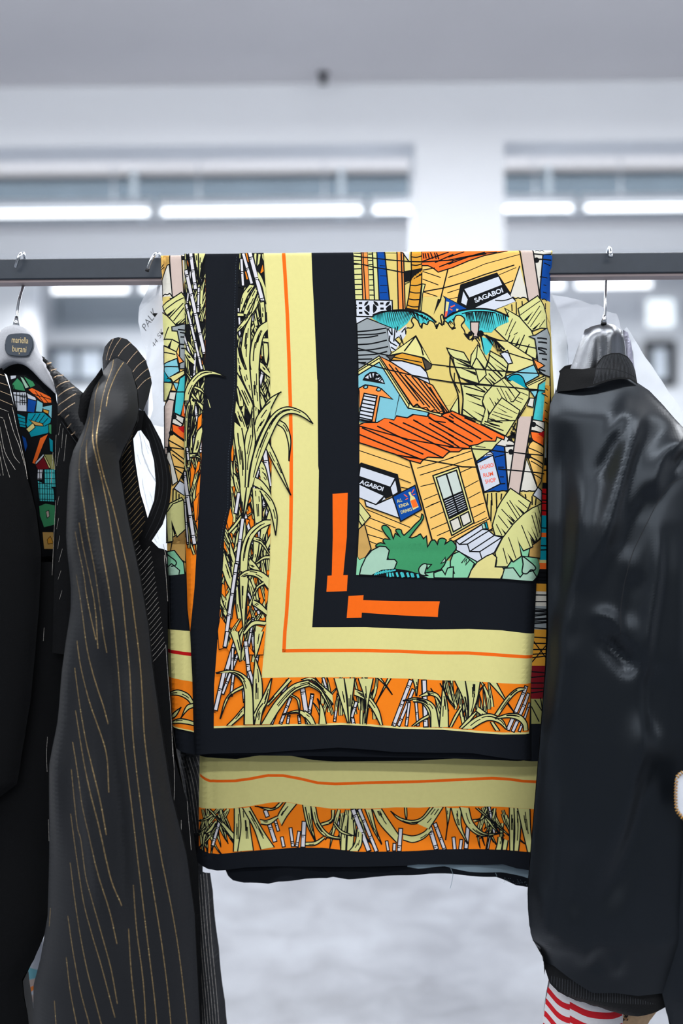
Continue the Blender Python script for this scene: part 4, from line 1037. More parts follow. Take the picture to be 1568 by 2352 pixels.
# big leaf sheaf crossing on to the yellow band
FP.set_clip(None)
FP.leaf('l:680,1290 l:850,1650 l:1080,2250', 'l:630,1410 l:800,1750 l:1070,2240', dash=2, lw=2.3)
FP.leaf('l:880,905 l:1000,1000 l:1080,1250 l:1050,1640', 'l:820,970 l:960,1080 l:1040,1350 l:1045,1630', dash=1)
FP.leaf('l:540,740 l:700,520 l:905,395', 'l:620,980 l:720,700 l:850,450 l:908,397', dash=0)
FP.leaf('l:300,2352 l:340,1900 l:430,1450 l:620,1000 l:800,760 l:980,670 l:1150,690 l:1340,790 l:1475,965', 'l:390,2100 l:520,1700 l:700,1250 l:860,920 l:1000,800 l:1150,790 l:1300,850 l:1475,965', dash=7)
FP.set_clip(CL)
FP.leaf('l:430,990 l:470,850 l:590,680 l:720,560', 'l:440,1340 l:540,1120 l:630,950 l:720,740', dash=5)
FP.leaf('l:390,680 l:330,1000 l:250,1350 l:260,2352', 'l:410,660 l:420,1000 l:440,1340 l:340,1800 l:290,2352', dash=6); FP.leaf('l:60,930 l:60,1200 l:130,1700 l:190,2352', 'l:200,1050 l:240,1300 l:270,1700 l:250,2352', dash=7)
FP.leaf('l:440,1930 l:560,2000 l:700,2180 l:760,2352', 'l:410,2080 l:520,2150 l:620,2352', dash=1); FP.leaf('m:400,0 m:430,300 m:445,530', 'm:520,0 m:480,300 m:455,530', dash=1); FP.leaf('m:520,0 m:490,300 m:465,530', 'm:610,0 m:540,300 m:480,530', dash=0)
FP.set_clip(None)
FP.leaf('m:730,10 m:830,60 m:980,230 m:1060,450 m:1070,620 m:1045,855', 'm:760,60 m:870,250 m:950,420 m:1000,620 m:1045,855', dash=2)

# --- bottom border
BC = strips_h(pts('491,1556 601,1556') + YB[1:], HEM[:-1] + [(1226, 1684)])
FP.set_clip(BC + strips([(501.6, 1450), (497, 1511), (493.5, 1556)], [(610, 1450), (601, 1556)]))
thicket(FP, 740, 860, 1600, 1672, 26, lean=0.35, ln=(60, 110), w=(7, 11), canes=0.1); thicket(FP, 1010, 1130, 1600, 1680, 30, lean=0.35, ln=(60, 110), w=(7, 11), canes=0.08)
for a, b, w, sg, of in (('q:500,10', 'q:395,470', 9, 50, 40), ('q:575,20', 'q:480,275', 6.5, 40, 22), ('q:610,30', 'q:580,300', 6, 40, 22), ('q:800,0', 'q:850,160', 8, 50, 50), ('q:720,180', 'q:740,380', 5, 24, 8), ('q:1260,120', 'q:1060,640', 8, 46, 30), ('q:1290,330', 'q:1170,640', 7, 40, 20), ('q:1430,190', 'q:1500,640', 11, 50, 14), ('q:1550,280', 'q:1520,520', 7, 30, 8), ('q:1270,540', 'q:1255,640', 6, 40, 3), ('q:1390,540', 'q:1400,640', 6, 40, 14),
                        ('r:90,290', 'r:50,520', 7, 30, 6), ('r:620,370', 'r:560,560', 7, 30, 14), ('r:1270,110', 'r:1060,660', 9, 46, 14), ('r:1300,220', 'r:1120,660', 7, 44, 30), ('r:1250,380', 'r:1215,660', 6, 40, 34), ('r:1330,360', 'r:1355,660', 6, 40, 26), ('r:1425,110', 'r:1450,670', 11, 60, 58), ('s:70,110', 's:90,670', 10, 60, 90), ('s:1300,190', 's:1070,710', 9, 48, 16), ('s:1330,280', 's:1130,730', 8, 36, 28), ('s:1345,400', 's:1210,730', 6, 40, 10)):
    FP.cane(pts(a)[0], pts(b)[0], w, sg, of)
FP.leaf('q:420,20 q:560,-10 q:700,50 q:760,200 q:750,640', 'q:410,30 q:560,15 q:690,110 q:740,250 q:735,640', dash=0); FP.leaf('q:400,20 q:580,-10 q:740,50 q:830,200 q:850,640', 'q:560,15 q:680,80 q:740,250 q:740,640', dash=6)
FP.leaf('q:725,170 q:600,240 q:510,350 q:450,570', 'q:725,210 q:610,270 q:540,350 q:455,565', dash=1); FP.leaf('q:730,430 q:620,560 q:530,650', 'q:735,520 q:660,590 q:590,650', dash=2)
FP.leaf('p:705,210 p:690,420 p:700,690', 'p:715,210 p:755,350 p:760,500 p:740,690', dash=4, lw=2.3); FP.leaf('q:1060,90 q:960,310 q:850,520', 'q:1070,90 q:1010,380 q:900,640', dash=3); FP.leaf('q:860,640 q:900,480 q:960,390', 'q:930,640 q:960,480 q:1000,400', dash=2)
FP.leaf('q:1010,390 q:1130,250 q:1270,90', 'q:1020,420 q:1150,280 q:1300,120', dash=1)
FP.leaf('q:940,640 q:1100,380 q:1300,180 q:1480,120 r:60,130 r:200,230 r:300,420', 'q:1050,640 q:1170,450 q:1330,260 q:1500,190 r:60,190 r:180,260 r:290,440', dash=8); FP.leaf('q:1420,110 r:80,80 r:200,170 r:330,280', 'q:1440,120 r:80,120 r:210,240 r:340,400', dash=5)
FP.leaf('q:1190,525 q:1370,475 q:1480,510 q:1560,640', 'q:1200,530 q:1370,510 q:1450,560 q:1500,640', dash=1); FP.leaf('r:0,480 r:80,540 r:130,640', 'r:0,560 r:40,600 r:70,640', dash=1); FP.leaf('q:1290,300 q:1370,360 q:1400,560', 'q:1300,280 q:1400,360 q:1395,560', dash=0); FP.leaf('r:150,335 r:180,450 r:170,640', 'r:155,335 r:220,450 r:260,640', dash=1)
FP.leaf('r:350,90 r:420,330 r:510,620', 'r:470,90 r:500,330 r:525,620', dash=2); FP.leaf('r:470,90 r:510,330 r:525,620', 'r:600,90 r:570,330 r:540,620', dash=2); FP.leaf('r:1030,90 r:900,300 r:800,480', 'r:990,90 r:880,330 r:840,420', dash=2)
FP.leaf('r:600,215 r:760,290 r:880,450 r:930,640', 'r:595,290 r:720,350 r:820,480 r:900,640', dash=4); FP.leaf('r:870,85 r:960,170 r:1045,280', 'r:910,85 r:980,180 r:1045,280', dash=0); FP.leaf('r:640,90 r:720,350 r:720,620', 'r:820,90 r:760,380 r:730,620', dash=3)
FP.leaf('r:1290,100 r:1320,200 r:1330,300', 'r:1360,100 r:1350,200 r:1340,300', dash=2); FP.leaf('r:1370,300 r:1460,250 s:100,240 s:220,270 s:280,350', 'r:1400,310 r:1500,290 s:120,280 s:220,320 s:275,400', dash=2)
FP.leaf('r:1175,355 r:1330,320 r:1470,370 r:1560,500 r:1568,670', 'r:1180,360 r:1330,350 r:1430,420 r:1490,540 r:1500,670', dash=2); FP.leaf('s:-70,340 s:80,340 s:200,430 s:250,670', 's:-60,370 s:60,390 s:140,480 s:150,670', dash=5); FP.leaf('r:1480,520 r:1380,580 r:1280,660', 'r:1480,560 r:1400,600 r:1310,660', dash=0)
FP.leaf('s:290,190 s:270,420 s:250,670', 's:300,190 s:350,420 s:360,670', dash=4); FP.leaf('s:260,150 s:340,300 s:440,430', 's:290,190 s:360,350 s:430,440', dash=1); FP.leaf('s:430,110 s:540,350 s:580,600', 's:560,110 s:590,350 s:590,560', dash=4); FP.leaf('s:560,110 s:600,350 s:600,560', 's:740,130 s:700,350 s:620,560', dash=6); FP.leaf('s:370,670 s:430,540 s:500,430', 's:400,670 s:460,560 s:520,450', dash=0)
FP.leaf('s:730,440 s:600,560 s:490,680', 's:720,470 s:620,600 s:540,690', dash=0); FP.leaf('s:720,430 s:800,490 s:840,520', 's:690,480 s:760,530 s:830,530', dash=1); FP.leaf('s:840,130 s:990,300 s:1150,500', 's:930,130 s:1040,330 s:1150,500', dash=0)
FP.leaf('s:910,520 s:1050,320 s:1180,210 s:1290,210', 's:960,530 s:1080,360 s:1180,260 s:1270,230', dash=3); FP.leaf('s:520,690 s:680,560 s:850,510 s:1000,580 s:1060,690', 's:650,690 s:760,620 s:850,590 s:960,620 s:1040,690', dash=4); FP.leaf('s:910,560 s:1080,510 s:1220,530 s:1300,620 s:1320,720', 's:920,570 s:1080,560 s:1190,590 s:1250,650 s:1260,720', dash=3); FP.leaf('s:860,610 s:900,680 s:920,710', 's:900,610 s:950,680 s:970,710', dash=0)
FP.set_clip(None)
village(FP)

# surfaces -------------------------------------------------------------------------------
def g(x, c, w): return math.exp(-((x - c) / w) ** 2)
def hang(u, v, D, rel, lift, top0=580.0):
    """surface point of a cloth laid over the rail: hangs at distance D in front, passes over the rail, falls behind it"""
    top = top0 + (800 - u) * ROLL + 5.0
    r = 0.0045
    if v >= top:
        q = P(u, v, D); return Vector((q.x, D + rel(u, v), q.z))
    q = P(u, top, D)
    s = (top - v) * PXM
    flat = (RY_B + 0.004 + lift) - D - 2 * r
    arc = math.pi * r / 2
    if s < arc: y, z = r * (1 - math.cos(s / r)), r * math.sin(s / r)
    elif s < arc + flat: y, z = r + (s - arc), r
    elif s < 2 * arc + flat:
        t = (s - arc - flat) / r; y, z = r + flat + r * math.sin(t), r * math.cos(t)
    else: y, z = 2 * r + flat, -(s - 2 * arc - flat)
    return Vector((q.x, D + rel(u, top) * 0.3 + y, q.z + z))
EDGE_R = [(560, 1266), (700, 1262), (900, 1259), (960, 1256), (1113, 1246), (1288, 1239), (1457, 1230), (1570, 1223), (1747, 1228)]
EDGE_L = [(582, 423), (1050, 424), (1400, 430), (1560, 441), (1734, 447)]
def rel_front(u, v):
    k = min(1.0, max(0.0, (v - 600) / 700.0))
    r = -2.2 * k * math.sin((u - 430) / 105.0 + v / 700.0) - 1.3 * k * math.sin((u + 0.25 * v) / 47.0) - 0.5 * math.sin(u / 21.0 + v / 160.0) * (0.4 + k)
    r += -1.6 * g(v, 1735, 60) * math.sin(u / 130.0 + 1.0) - 2.5 * k
    r += 0.6 * g(v, 1265, 10) * g(u, 950, 160) - 0.7 * g(v, 1250, 7) * g(u, 950, 160)          # crease across the green bush
    r += -0.8 * g(u - 0.12 * (v - 600), 500, 9) * g(v, 640, 90) + 0.7 * g(u + 0.2 * (v - 600), 530, 10) * g(v, 650, 60)
    d = interp(EDGE_R, v) - u
    if d < 26: r += 13.0 * ((26 - d) / 26.0) ** 2
    d = u - interp(EDGE_L, v)
    if d < 14: r += 5.0 * ((14 - d) / 14.0) ** 2
    if v < 640: r *= max(0.25, (v - 580) / 60.0)
    return r * MM
scarf = empty('printed_scarf', (0, 1.52, RAIL_TOP), 'large printed scarf with yellow borders, sugar cane and village houses, folded over the rail', 'scarf')
GV = [120, 200, 300, 420, 470, 510, 520, 524, 528, 532, 536, 540, 550, 560, 566, 570, 574, 577, 580, 583, 586, 590, 596] + [604 + 11.5 * i for i in range(101)]
front = cloth('front_layer', FP, lambda u, v: hang(u, v, 1.4945, rel_front, 0.003, 580), 415, 1290, 100, 1765, 12, scarf, gv=[100] + GV + [1775])
front['label'] = 'front layer with village houses framed in black and yellow'

# --- second layer: shows as a strip left of the front layer and a sliver on its right
BP = Print()
BP.fill('black', pts('371,300 372,582 374,700 375,800 377,900 378,1000 380,1100 382,1200 384,1400 385,1500 386,1600 391,1668 395,1700 403,1720 420,1728 447,1735 700,1738 1000,1742 1248,1752 1250,1650 1254,1550 1258,1450 1258,1000 1262,800 1266,600 1268,300'))
BP.fill('wall', pts('371,300 425,300 425,1320 382,1320 377,900'))
def strip_left(p):
    F, L, LS = p.fill, p.line, p.lines
    F('wall', 'n:60,60 n:190,60 n:230,300 n:60,480'); F('bone', 'n:160,265 n:190,250 n:245,770 n:80,790 n:70,490', 2.0); F('pink', 'n:190,-400 n:380,-400 n:380,100 n:415,700 n:240,760 n:200,200', 2.0); F('bone', 'n:385,-200 n:450,-200 n:450,380 n:415,560'); F('ink', 'n:380,115 n:430,115 n:430,185 n:380,185')
    F('blue', 'n:440,420 n:500,420 n:500,760 n:425,740', 2.0); LS('n', '100,250 70,290/110,290 70,320', 1.8); L('n:80,730 n:120,705 n:160,720 n:200,700 n:235,745', 2.2, smooth=3)
    F('tan', 'n:80,745 n:220,745 n:160,820 n:80,890'); F('leaf', 'n:80,880 n:230,780 n:380,680 n:430,750 n:450,880 n:450,1110 n:400,1160 n:290,1185 n:150,1030 n:100,960', 2.2); F('leaf', 'n:75,980 n:290,1185 n:240,1230 n:330,1280 n:340,1480 n:300,1600 n:100,1500')
    LS('n', '110,960 300,820 410,765/200,1070 405,850/260,1120 415,920/330,1180 450,1070/110,1390 180,1220/75,980 180,1060 290,1185', 2.0); F('ink', 'n:150,1030 n:300,920 n:190,1050'); F('ink', 'n:280,1170 n:395,1085 n:300,1190')
    L('n:100,1400 n:240,1410 n:350,1470', 2.4); L('n:100,1495 n:300,1600', 2.4); F('ink', 'n:165,1520 n:240,1390 n:205,1540'); L('n:350,1470 n:300,1600', 1.8)
    F('grey', 'n:230,1215 n:440,1165 n:450,1560 n:430,1860 n:350,1860 n:350,1460 n:315,1280 n:235,1275', 2.2); LS('n', '330,1255 430,1265/360,1300 430,1310/370,1370 430,1370/360,1480 430,1490/380,1545 430,1545', 2.6)
    F('cream', 'n:100,1500 n:300,1600 n:320,1700 n:100,1780', 2.0); L('n:100,1600 n:280,1640', 2.2); F('roof2', 'n:300,1610 n:410,1750 n:340,1785', 2.2); F('cyan', 'n:105,1780 n:310,1700 n:350,1900 n:170,2010 n:105,1900', 2.2); L('n:105,1825 n:340,1830', 2.2); F('dteal', 'n:100,1880 n:180,2000 n:240,2060 n:100,2080', 2.0)
    F('cream', 'n:160,2010 n:420,1880 n:430,1940 n:250,2070 n:215,2010', 2.0); F('teal', 'n:350,2010 n:440,1950 n:430,2200 n:420,2352 n:270,2352', 2.0); F('cyan', 'n:245,2070 n:340,2080 n:300,2200', 2.0); F('leaf', 'n:100,2060 n:240,2080 n:230,2150 n:150,2352 n:100,2352', 2.2); F('bone', 'n:220,2200 n:300,2210 n:280,2352 n:180,2352', 2.0)
    F('teal', 'o:295,0 o:425,0 o:425,150 o:365,370 o:265,320', 2.2); F('roof', 'o:415,130 o:440,400 o:370,370', 1.8); F('bone', 'o:260,330 o:420,400 o:400,500 o:370,540 o:230,480', 2.2); L('o:280,410 o:400,500', 2.4); F('pink', 'o:180,110 o:270,130 o:160,970 o:110,960 o:110,220', 2.2); F('bone', 'o:200,0 o:300,0 o:275,130 o:180,110', 2.0)
    F('roof', 'o:230,490 o:370,540 o:430,560 o:430,760 o:240,610', 2.2); F('red', 'o:320,550 o:430,520 o:430,640 o:390,620'); F('wall', 'o:220,620 o:430,770 o:430,1190 o:330,1400 o:200,930 o:180,740', 2.2); LS('o', '260,640 420,740/190,750 420,880/120,850 300,870 430,890/230,900 430,1050/240,965 420,1110/200,1135 420,1180/275,1180 390,1260', 2.4)
    F('bone', 'o:160,930 o:205,930 o:320,1380 o:240,1440 o:200,1130 o:150,1020', 1.8); F('pale', 'o:260,1490 o:350,1370 o:440,1430 o:440,1620', 2.2); F('ink', 'o:370,1330 o:440,1180 o:440,1430')
    for s, r in (('o:265,385', 6), ('o:225,635', 6), ('o:190,880', 6)): p.disc('ink', s, r)
    F('tan', 'o:240,1500 o:440,1620 o:430,1700 o:210,1700'); LS('o', '250,1500 245,1680/295,1540 295,1660/340,1580 340,1650', 2.4); F('leaf', 'o:150,1800 o:200,1720 o:380,1630 o:440,1740 o:430,2090 o:330,2180 o:200,2020 o:300,2240 o:240,2320 o:140,2330', 2.2); LS('o', '240,1800 380,2090/290,1770 350,2130/335,1680 420,1850/210,1970 300,2230/160,2040 230,2310', 2.0); F('ink', 'o:205,1960 o:300,2220 o:270,2230')
    F('brown', 'o:300,2160 o:440,2080 o:440,2352 o:220,2352 o:240,2300')
    F('brown', 'y:120,600 y:220,540 y:215,790 y:100,720', 1.8); F('mint2', 'y:75,710 y:130,700 y:200,790 y:210,880 y:80,895', 2.2); F('mint', 'y:75,830 y:110,800 y:170,850 y:165,885 y:80,895', 2.0); L('y:75,730 y:140,780 y:140,810 y:110,820', 2.2, smooth=3); F('leaf', 'y:75,560 y:70,420 y:120,350 y:200,320 y:215,540 y:150,600 y:110,480 y:120,630 y:80,640', 2.0)
strip_left(BP)
BP.fill('black', pts('383,1322 440,1320 440,1450 384,1446'))
BP.fill('yel', pts('384.5,1446 445,1450 447,1567 386,1557')); BP.fill('red', pts('385,1492 445,1500 445,1508 385,1500'))
BP.fill('orange', pts('386,1556 447,1567 447,1682 420,1674 391,1668'))
BP.set_clip([pts('386,1556 447,1567 447,1682 391,1668')])
BP.leaf('p:40,480 p:120,440 p:200,470 p:250,540', 'p:40,490 p:120,480 p:190,510 p:250,590', dash=2); BP.leaf('p:150,650 p:190,560 p:250,540', 'p:140,660 p:200,590 p:250,570', dash=0); BP.leaf('p:60,700 p:140,655 p:250,680', 'p:70,700 p:150,690 p:250,710', dash=1); BP.leaf('p:150,570 p:100,610 p:60,660', 'p:150,570 p:110,640 p:60,670', dash=0)
BP.set_clip(None)
BP.fill('cream', pts('391,1667 420,1673 447,1680 447,1683 420,1676 391,1670'))
rx0 = 1205
BP.set_clip(strips([(1200, 500), (1200, 1752)], pts('1268,500 1266,600 1262,800 1260,900 1258,1000 1258,1450 1254,1550 1250,1650 1248,1752')))
for c, y0, y1 in (('blue', 560, 690), ('tan', 690, 740), ('grey', 740, 830), ('teal', 745, 880), ('ochre', 880, 965), ('grey', 965, 1048), ('ink', 1048, 1066), ('ochre', 1066, 1106), ('ink', 1106, 1120), ('red', 1120, 1182), ('dteal', 1182, 1222), ('roof', 1222, 1232), ('dteal', 1232, 1285), ('cream', 1285, 1292), ('roof', 1292, 1306), ('ink', 1306, 1340), ('ochre', 1340, 1358), ('bone', 1358, 1392), ('grey', 1392, 1446), ('ochre', 1446, 1530), ('dred', 1530, 1606), ('olive', 1606, 1664)):
    BP.fill(c, [(rx0, y0), (1275, y0 + 3), (1275, y1 + 3), (rx0, y1)])
for y in (760, 775, 790, 806, 895, 912, 930, 948, 1080, 1132, 1144, 1157, 1170, 1212, 1250, 1268, 1315, 1326, 1335, 1366, 1380) + tuple(range(1396, 1446, 5)) + (1462, 1476, 1490, 1506, 1514, 1544, 1556, 1568, 1580, 1594):
    BP.line([(rx0, y + random.uniform(-3, 3)), (1275, y + random.uniform(-6, 8))], 2.4)
BP.lines('x', '1230,1610 1250,1640/1244,1606 1252,1662/1222,1625 1240,1660/1216,1460 1262,1520/1216,1530 1262,1480', 2.2)
BP.set_clip(None)
def rel_back(u, v):
    k = min(1.0, max(0.0, (v - 600) / 700.0))
    r = -2.0 * k * math.sin((u - 380) / 22.0 + v / 300.0) * (1 if u < 450 else 0.3) + 2.0 * k
    d = u - interp([(582, 372), (1000, 378), (1500, 385), (1720, 400)], v)
    if d < 12: r += 5.0 * ((12 - d) / 12.0) ** 2
    if u > 1200: r += 5.0 + 6.0 * max(0, (u - 1225) / 30.0)
    if 430 < u < 1215: r += 2.0
    if v < 660: r *= max(0.0, (v - 580) / 80.0)
    return r * MM
GU = [360, 372, 382, 392, 402, 412, 422, 432, 444, 460, 600, 800, 1000, 1190, 1205, 1215, 1225, 1235, 1245, 1255, 1265, 1280]
cloth('second_layer', BP, lambda u, v: hang(u, v, 1.4985, rel_back, 0.001, 583), 360, 1280, 300, 1760, 12, scarf, gu=GU, gv=[280] + [x for x in GV if x > 300] + [1775])

# --- lower layer that hangs behind the rail and ends below the front layer
LP = Print()
LP.fill('black', pts('456,640 457,1738 459,1780 457,1850 454,1920 452,1960 446,1980 452,1986 480,1997 497,2000 518,1999 560,1994 640,1991 800,1991 935,1988 960,1985 1036,1986 1113,1988 1155,1986 1186,1995 1211,1998 1262,2000 1262,640'))
TOPY = pts('457,1738 490,1741 543,1744 580,1738 625,1733 669,1737 720,1746 770,1749 853,1748 960,1747 1060,1742 1130,1740 1180,1745 1228,1746 1262,1747')
BOTY = pts('455,1857 490,1858 540,1857 590,1850 625,1844 660,1843 700,1850 760,1857 850,1857 910,1854 960,1855 1060,1852 1150,1854 1200,1857 1220,1858 1262,1860')
RED = pts('458,1779 470,1786 483,1791 540,1791 580,1785 615,1779 650,1779 690,1786 730,1795 770,1797 850,1794 960,1792 1060,1788 1130,1785 1170,1787 1200,1791 1228,1792 1262,1793')
LOWY = pts('455,1950 480,1960 500,1962 560,1957 640,1951 680,1947 740,1947 780,1951 820,1956 920,1955 960,1954 1010,1951 1060,1951 1100,1951 1160,1953 1215,1957 1262,1959')
LP.fill('yel', TOPY + BOTY[::-1]); LP.fill('line', RED + [(x, y + 6.5) for x, y in RED[::-1]]); LP.fill('orange', BOTY + LOWY[::-1])
LC = strips_h(BOTY, LOWY)
LP.set_clip(LC)
def dn(x, y, l, w, bend, a=0.0, dash=1): LP.blade(x, y, math.pi / 2 + a, l, w, bend, dash=dash)
thicket(LP, 458, 530, 1850, 1900, 26, up=False, lean=0.7, ln=(50, 95), w=(7, 11), canes=0.05); thicket(LP, 770, 830, 1850, 1880, 16, up=False, ln=(60, 100), w=(9, 12), canes=0.05); thicket(LP, 1100, 1170, 1850, 1900, 22, up=False, ln=(50, 90), w=(7, 11), canes=0.05)
for a, b, w, sg, of in (('t:880,220', 't:910,300', 9, 60, 90), ('t:930,390', 't:1000,600', 9, 60, 8), ('t:1000,340', 't:1040,470', 6, 30, 8), ('t:1185,430', 't:1215,655', 7, 34, 32), ('t:1290,470', 't:1260,655', 7, 30, 26), ('t:1350,350', 't:1335,660', 10, 36, 32), ('t:1080,540', 't:1105,660', 7, 60, 90), ('u:575,200', 'u:770,705', 10, 44, 14), ('u:650,195', 'u:860,705', 8, 40, 28), ('u:980,580', 'u:1000,700', 6, 60, 90), ('u:1075,610', 'u:1070,700', 7, 60, 90), ('u:1150,430', 'u:1130,705', 9, 42, 40), ('u:1470,340', 'u:1568,640', 9, 36, 32), ('v:110,330', 'v:220,685', 10, 32, 30), ('v:200,370', 'v:320,690', 8, 26, 10), ('v:425,540', 'v:440,690', 7.5, 60, 90), ('v:520,570', 'v:505,690', 7, 60, 90), ('v:600,420', 'v:575,680', 9, 60, 90)):
    LP.cane(pts(a)[0], pts(b)[0], w, sg, of)
LP.leaf('t:190,200 t:350,380 t:500,580', 't:220,200 t:380,360 t:500,490', dash=2); LP.leaf('t:510,190 t:510,420 t:500,710', 't:600,190 t:590,420 t:590,710', dash=5); LP.leaf('t:570,190 t:590,420 t:550,710', 't:680,190 t:700,420 t:740,700', dash=6); LP.leaf('t:610,190 t:740,430 t:830,690', 't:700,180 t:850,450 t:990,660', dash=7); LP.leaf('t:280,340 t:220,420 t:150,500', 't:290,370 t:240,460 t:160,500', dash=0)
LP.leaf('t:1020,290 t:900,340 t:820,330', 't:1040,310 t:930,390 t:830,385', dash=2); LP.leaf('t:1130,120 t:1060,230 t:1030,290', 't:1260,140 t:1150,280 t:1080,400', dash=4); LP.leaf('t:790,170 t:920,220 t:1030,190 t:1100,120', 't:760,170 t:900,190 t:980,190 t:1050,130', dash=2)
LP.leaf('t:1330,150 t:1380,380 t:1480,590', 't:1440,150 t:1450,400 t:1490,590', dash=3); LP.leaf('u:70,160 u:120,380 u:230,520 u:400,560 u:580,520', 'u:130,180 u:170,350 u:280,490 u:420,535 u:580,518', dash=4); LP.leaf('u:5,180 u:60,420 u:130,590', 'u:70,160 u:90,380 u:130,590', dash=2); LP.leaf('u:10,600 u:120,590 u:220,530', 'u:10,640 u:130,630 u:240,550', dash=1)
LP.leaf('u:320,210 u:310,320 u:190,370', 'u:360,210 u:330,350 u:210,400', dash=1); LP.leaf('u:480,260 u:440,450 u:430,690', 'u:520,280 u:500,480 u:490,690', dash=1); LP.leaf('u:520,300 u:510,500 u:500,690', 'u:580,330 u:590,500 u:570,690', dash=0); LP.leaf('u:630,420 u:600,600 u:530,700', 'u:690,500 u:680,620 u:640,700', dash=3); LP.leaf('u:340,370 u:430,480 u:560,520', 'u:360,360 u:440,450 u:580,515', dash=0)
LP.leaf('u:720,200 u:820,450 u:920,620', 'u:800,200 u:850,420 u:920,610', dash=3); LP.leaf('u:810,200 u:900,380 u:1100,600', 'u:920,195 u:1000,320 u:1120,500', dash=5); LP.leaf('u:1180,500 u:1300,520 u:1420,480 u:1500,400', 'u:1180,570 u:1300,600 u:1430,550 u:1520,460', dash=1); LP.leaf('u:1030,225 u:1120,320 u:1280,380 u:1430,340 u:1560,200', 'u:1030,225 u:1140,300 u:1280,335 u:1400,300 u:1500,180', dash=3)
LP.leaf('u:1195,180 u:1200,260 u:1215,330', 'u:1220,180 u:1225,260 u:1220,330', dash=0); LP.leaf('v:180,180 v:80,300 v:-20,370', 'v:300,180 v:210,320 v:130,440', dash=4); LP.leaf('v:330,180 v:345,300 v:350,400', 'v:390,190 v:375,300 v:355,400', dash=1); LP.line('v:352,400 v:330,570', 2.6)
LP.leaf('v:395,190 v:460,390 v:590,620', 'v:520,190 v:520,400 v:600,620', dash=4); LP.leaf('v:500,180 v:580,400 v:760,530 v:1010,490', 'v:610,190 v:660,360 v:800,490 v:1000,490', dash=5); LP.leaf('v:660,330 v:750,310 v:810,200', 'v:680,360 v:780,320 v:840,200', dash=1); LP.leaf('v:690,190 v:850,330 v:1030,480', 'v:720,190 v:880,330 v:1030,460', dash=2)
LP.leaf('v:1095,180 v:1095,450 v:1100,700', 'v:1160,180 v:1150,450 v:1145,700', dash=4); LP.leaf('v:1150,180 v:1160,450 v:1150,700', 'v:1230,180 v:1230,450 v:1205,700', dash=4); LP.leaf('v:1190,180 v:1250,450 v:1310,710', 'v:1340,200 v:1350,450 v:1380,720', dash=6); LP.leaf('v:960,540 v:950,620 v:930,690', 'v:1000,540 v:1010,620 v:1000,690', dash=1); LP.leaf('v:1030,560 v:1015,640 v:1010,690', 'v:1080,580 v:1070,640 v:1060,690', dash=0)
LP.set_clip(None)
def rel_low(u, v):
    k = min(1.0, max(0.0, (v - 700) / 900.0))
    r = 5.0 * k * math.sin((u - 500) / 75.0) * (0.6 + 0.4 * math.sin(u / 190.0)) - 2.0 * g(u, 572, 14) * g(v, 1780, 90) + 2.5 * g(u, 487, 10) * k
    d = u - 455
    if d < 30: r += 10.0 * ((30 - d) / 30.0) ** 2
    return r * MM
def flat_at(D, rel):
    def f(u, v):
        q = P(u, v, D); return Vector((q.x, D + rel(u, v), q.z))
    return f
cloth('lower_layer', LP, flat_at(1.547, rel_low), 440, 1270, 640, 2010, 12, scarf, gv=[630, 900, 1200, 1500, 1650] + [1700 + 12 * i for i in range(28)])
# --- hem of the innermost layer
HP = Print()
HP.fill('black', pts('515,1940 518,1999 524,2012 535,2022 560,2028 616,2029 640,2022 700,2017 750,2018 765,2015 800,2020 870,2017 920,2011 985,2005 1035,2006 1090,2010 1140,2015 1160,2024 1185,2036 1210,2039 1262,2041 1262,640 515,640'))
HP.fill('reverse', pts('930,1960 1262,1960 1262,2019 1211,2018 1200,2015 1150,2005 1070,1999 1040,1994 1020,1989 990,1991 960,1993 935,1990'))
HP.line(pts('1033,1990 1037,2000 1040,2008 1036,2030 1033,2040'), 0.8, 'reverse'); HP.line(pts('1138,2006 1141,2013'), 0.9, 'reverse')
for k in range(40):
    x = random.uniform(1150, 1212); HP.disc('reverse', 'x:%f,%f' % (x, 2006 + (x - 1090) * 0.17 + random.uniform(0, 12)), 0.5, 6)
def rel_hem(u, v): return (4.0 * math.sin(u / 60.0) + 3.0 * math.sin(u / 23.0 + 1)) * MM
cloth('inner_layer', HP, flat_at(1.562, rel_hem), 505, 1270, 640, 2048, 12, scarf, gv=[630, 1000, 1400, 1800] + [1920 + 11 * i for i in range(13)])
# stitching along the black border
M_THREAD = mat('hem_thread', rgb(70, 82, 96), 0.8)
bm = bmesh.new()
for k in range(110):
    v = 590 + k * 6.1
    u = interp([(y, x) for x, y in CANE_R1], v) - 6.5
    a, b = [Vector(hang(u, v + t, 1.4945, rel_front, 0.003)) - Vector((0, 0.0007, 0)) for t in (0, 3.0)]
    w = Vector((0.0002, 0, 0))
    bm.faces.new([bm.verts.new(x) for x in (a - w, a + w, b + w, b - w)])
st = bm_obj('hem_stitching', bm, M_THREAD, scarf); st['kind'] = 'stuff'

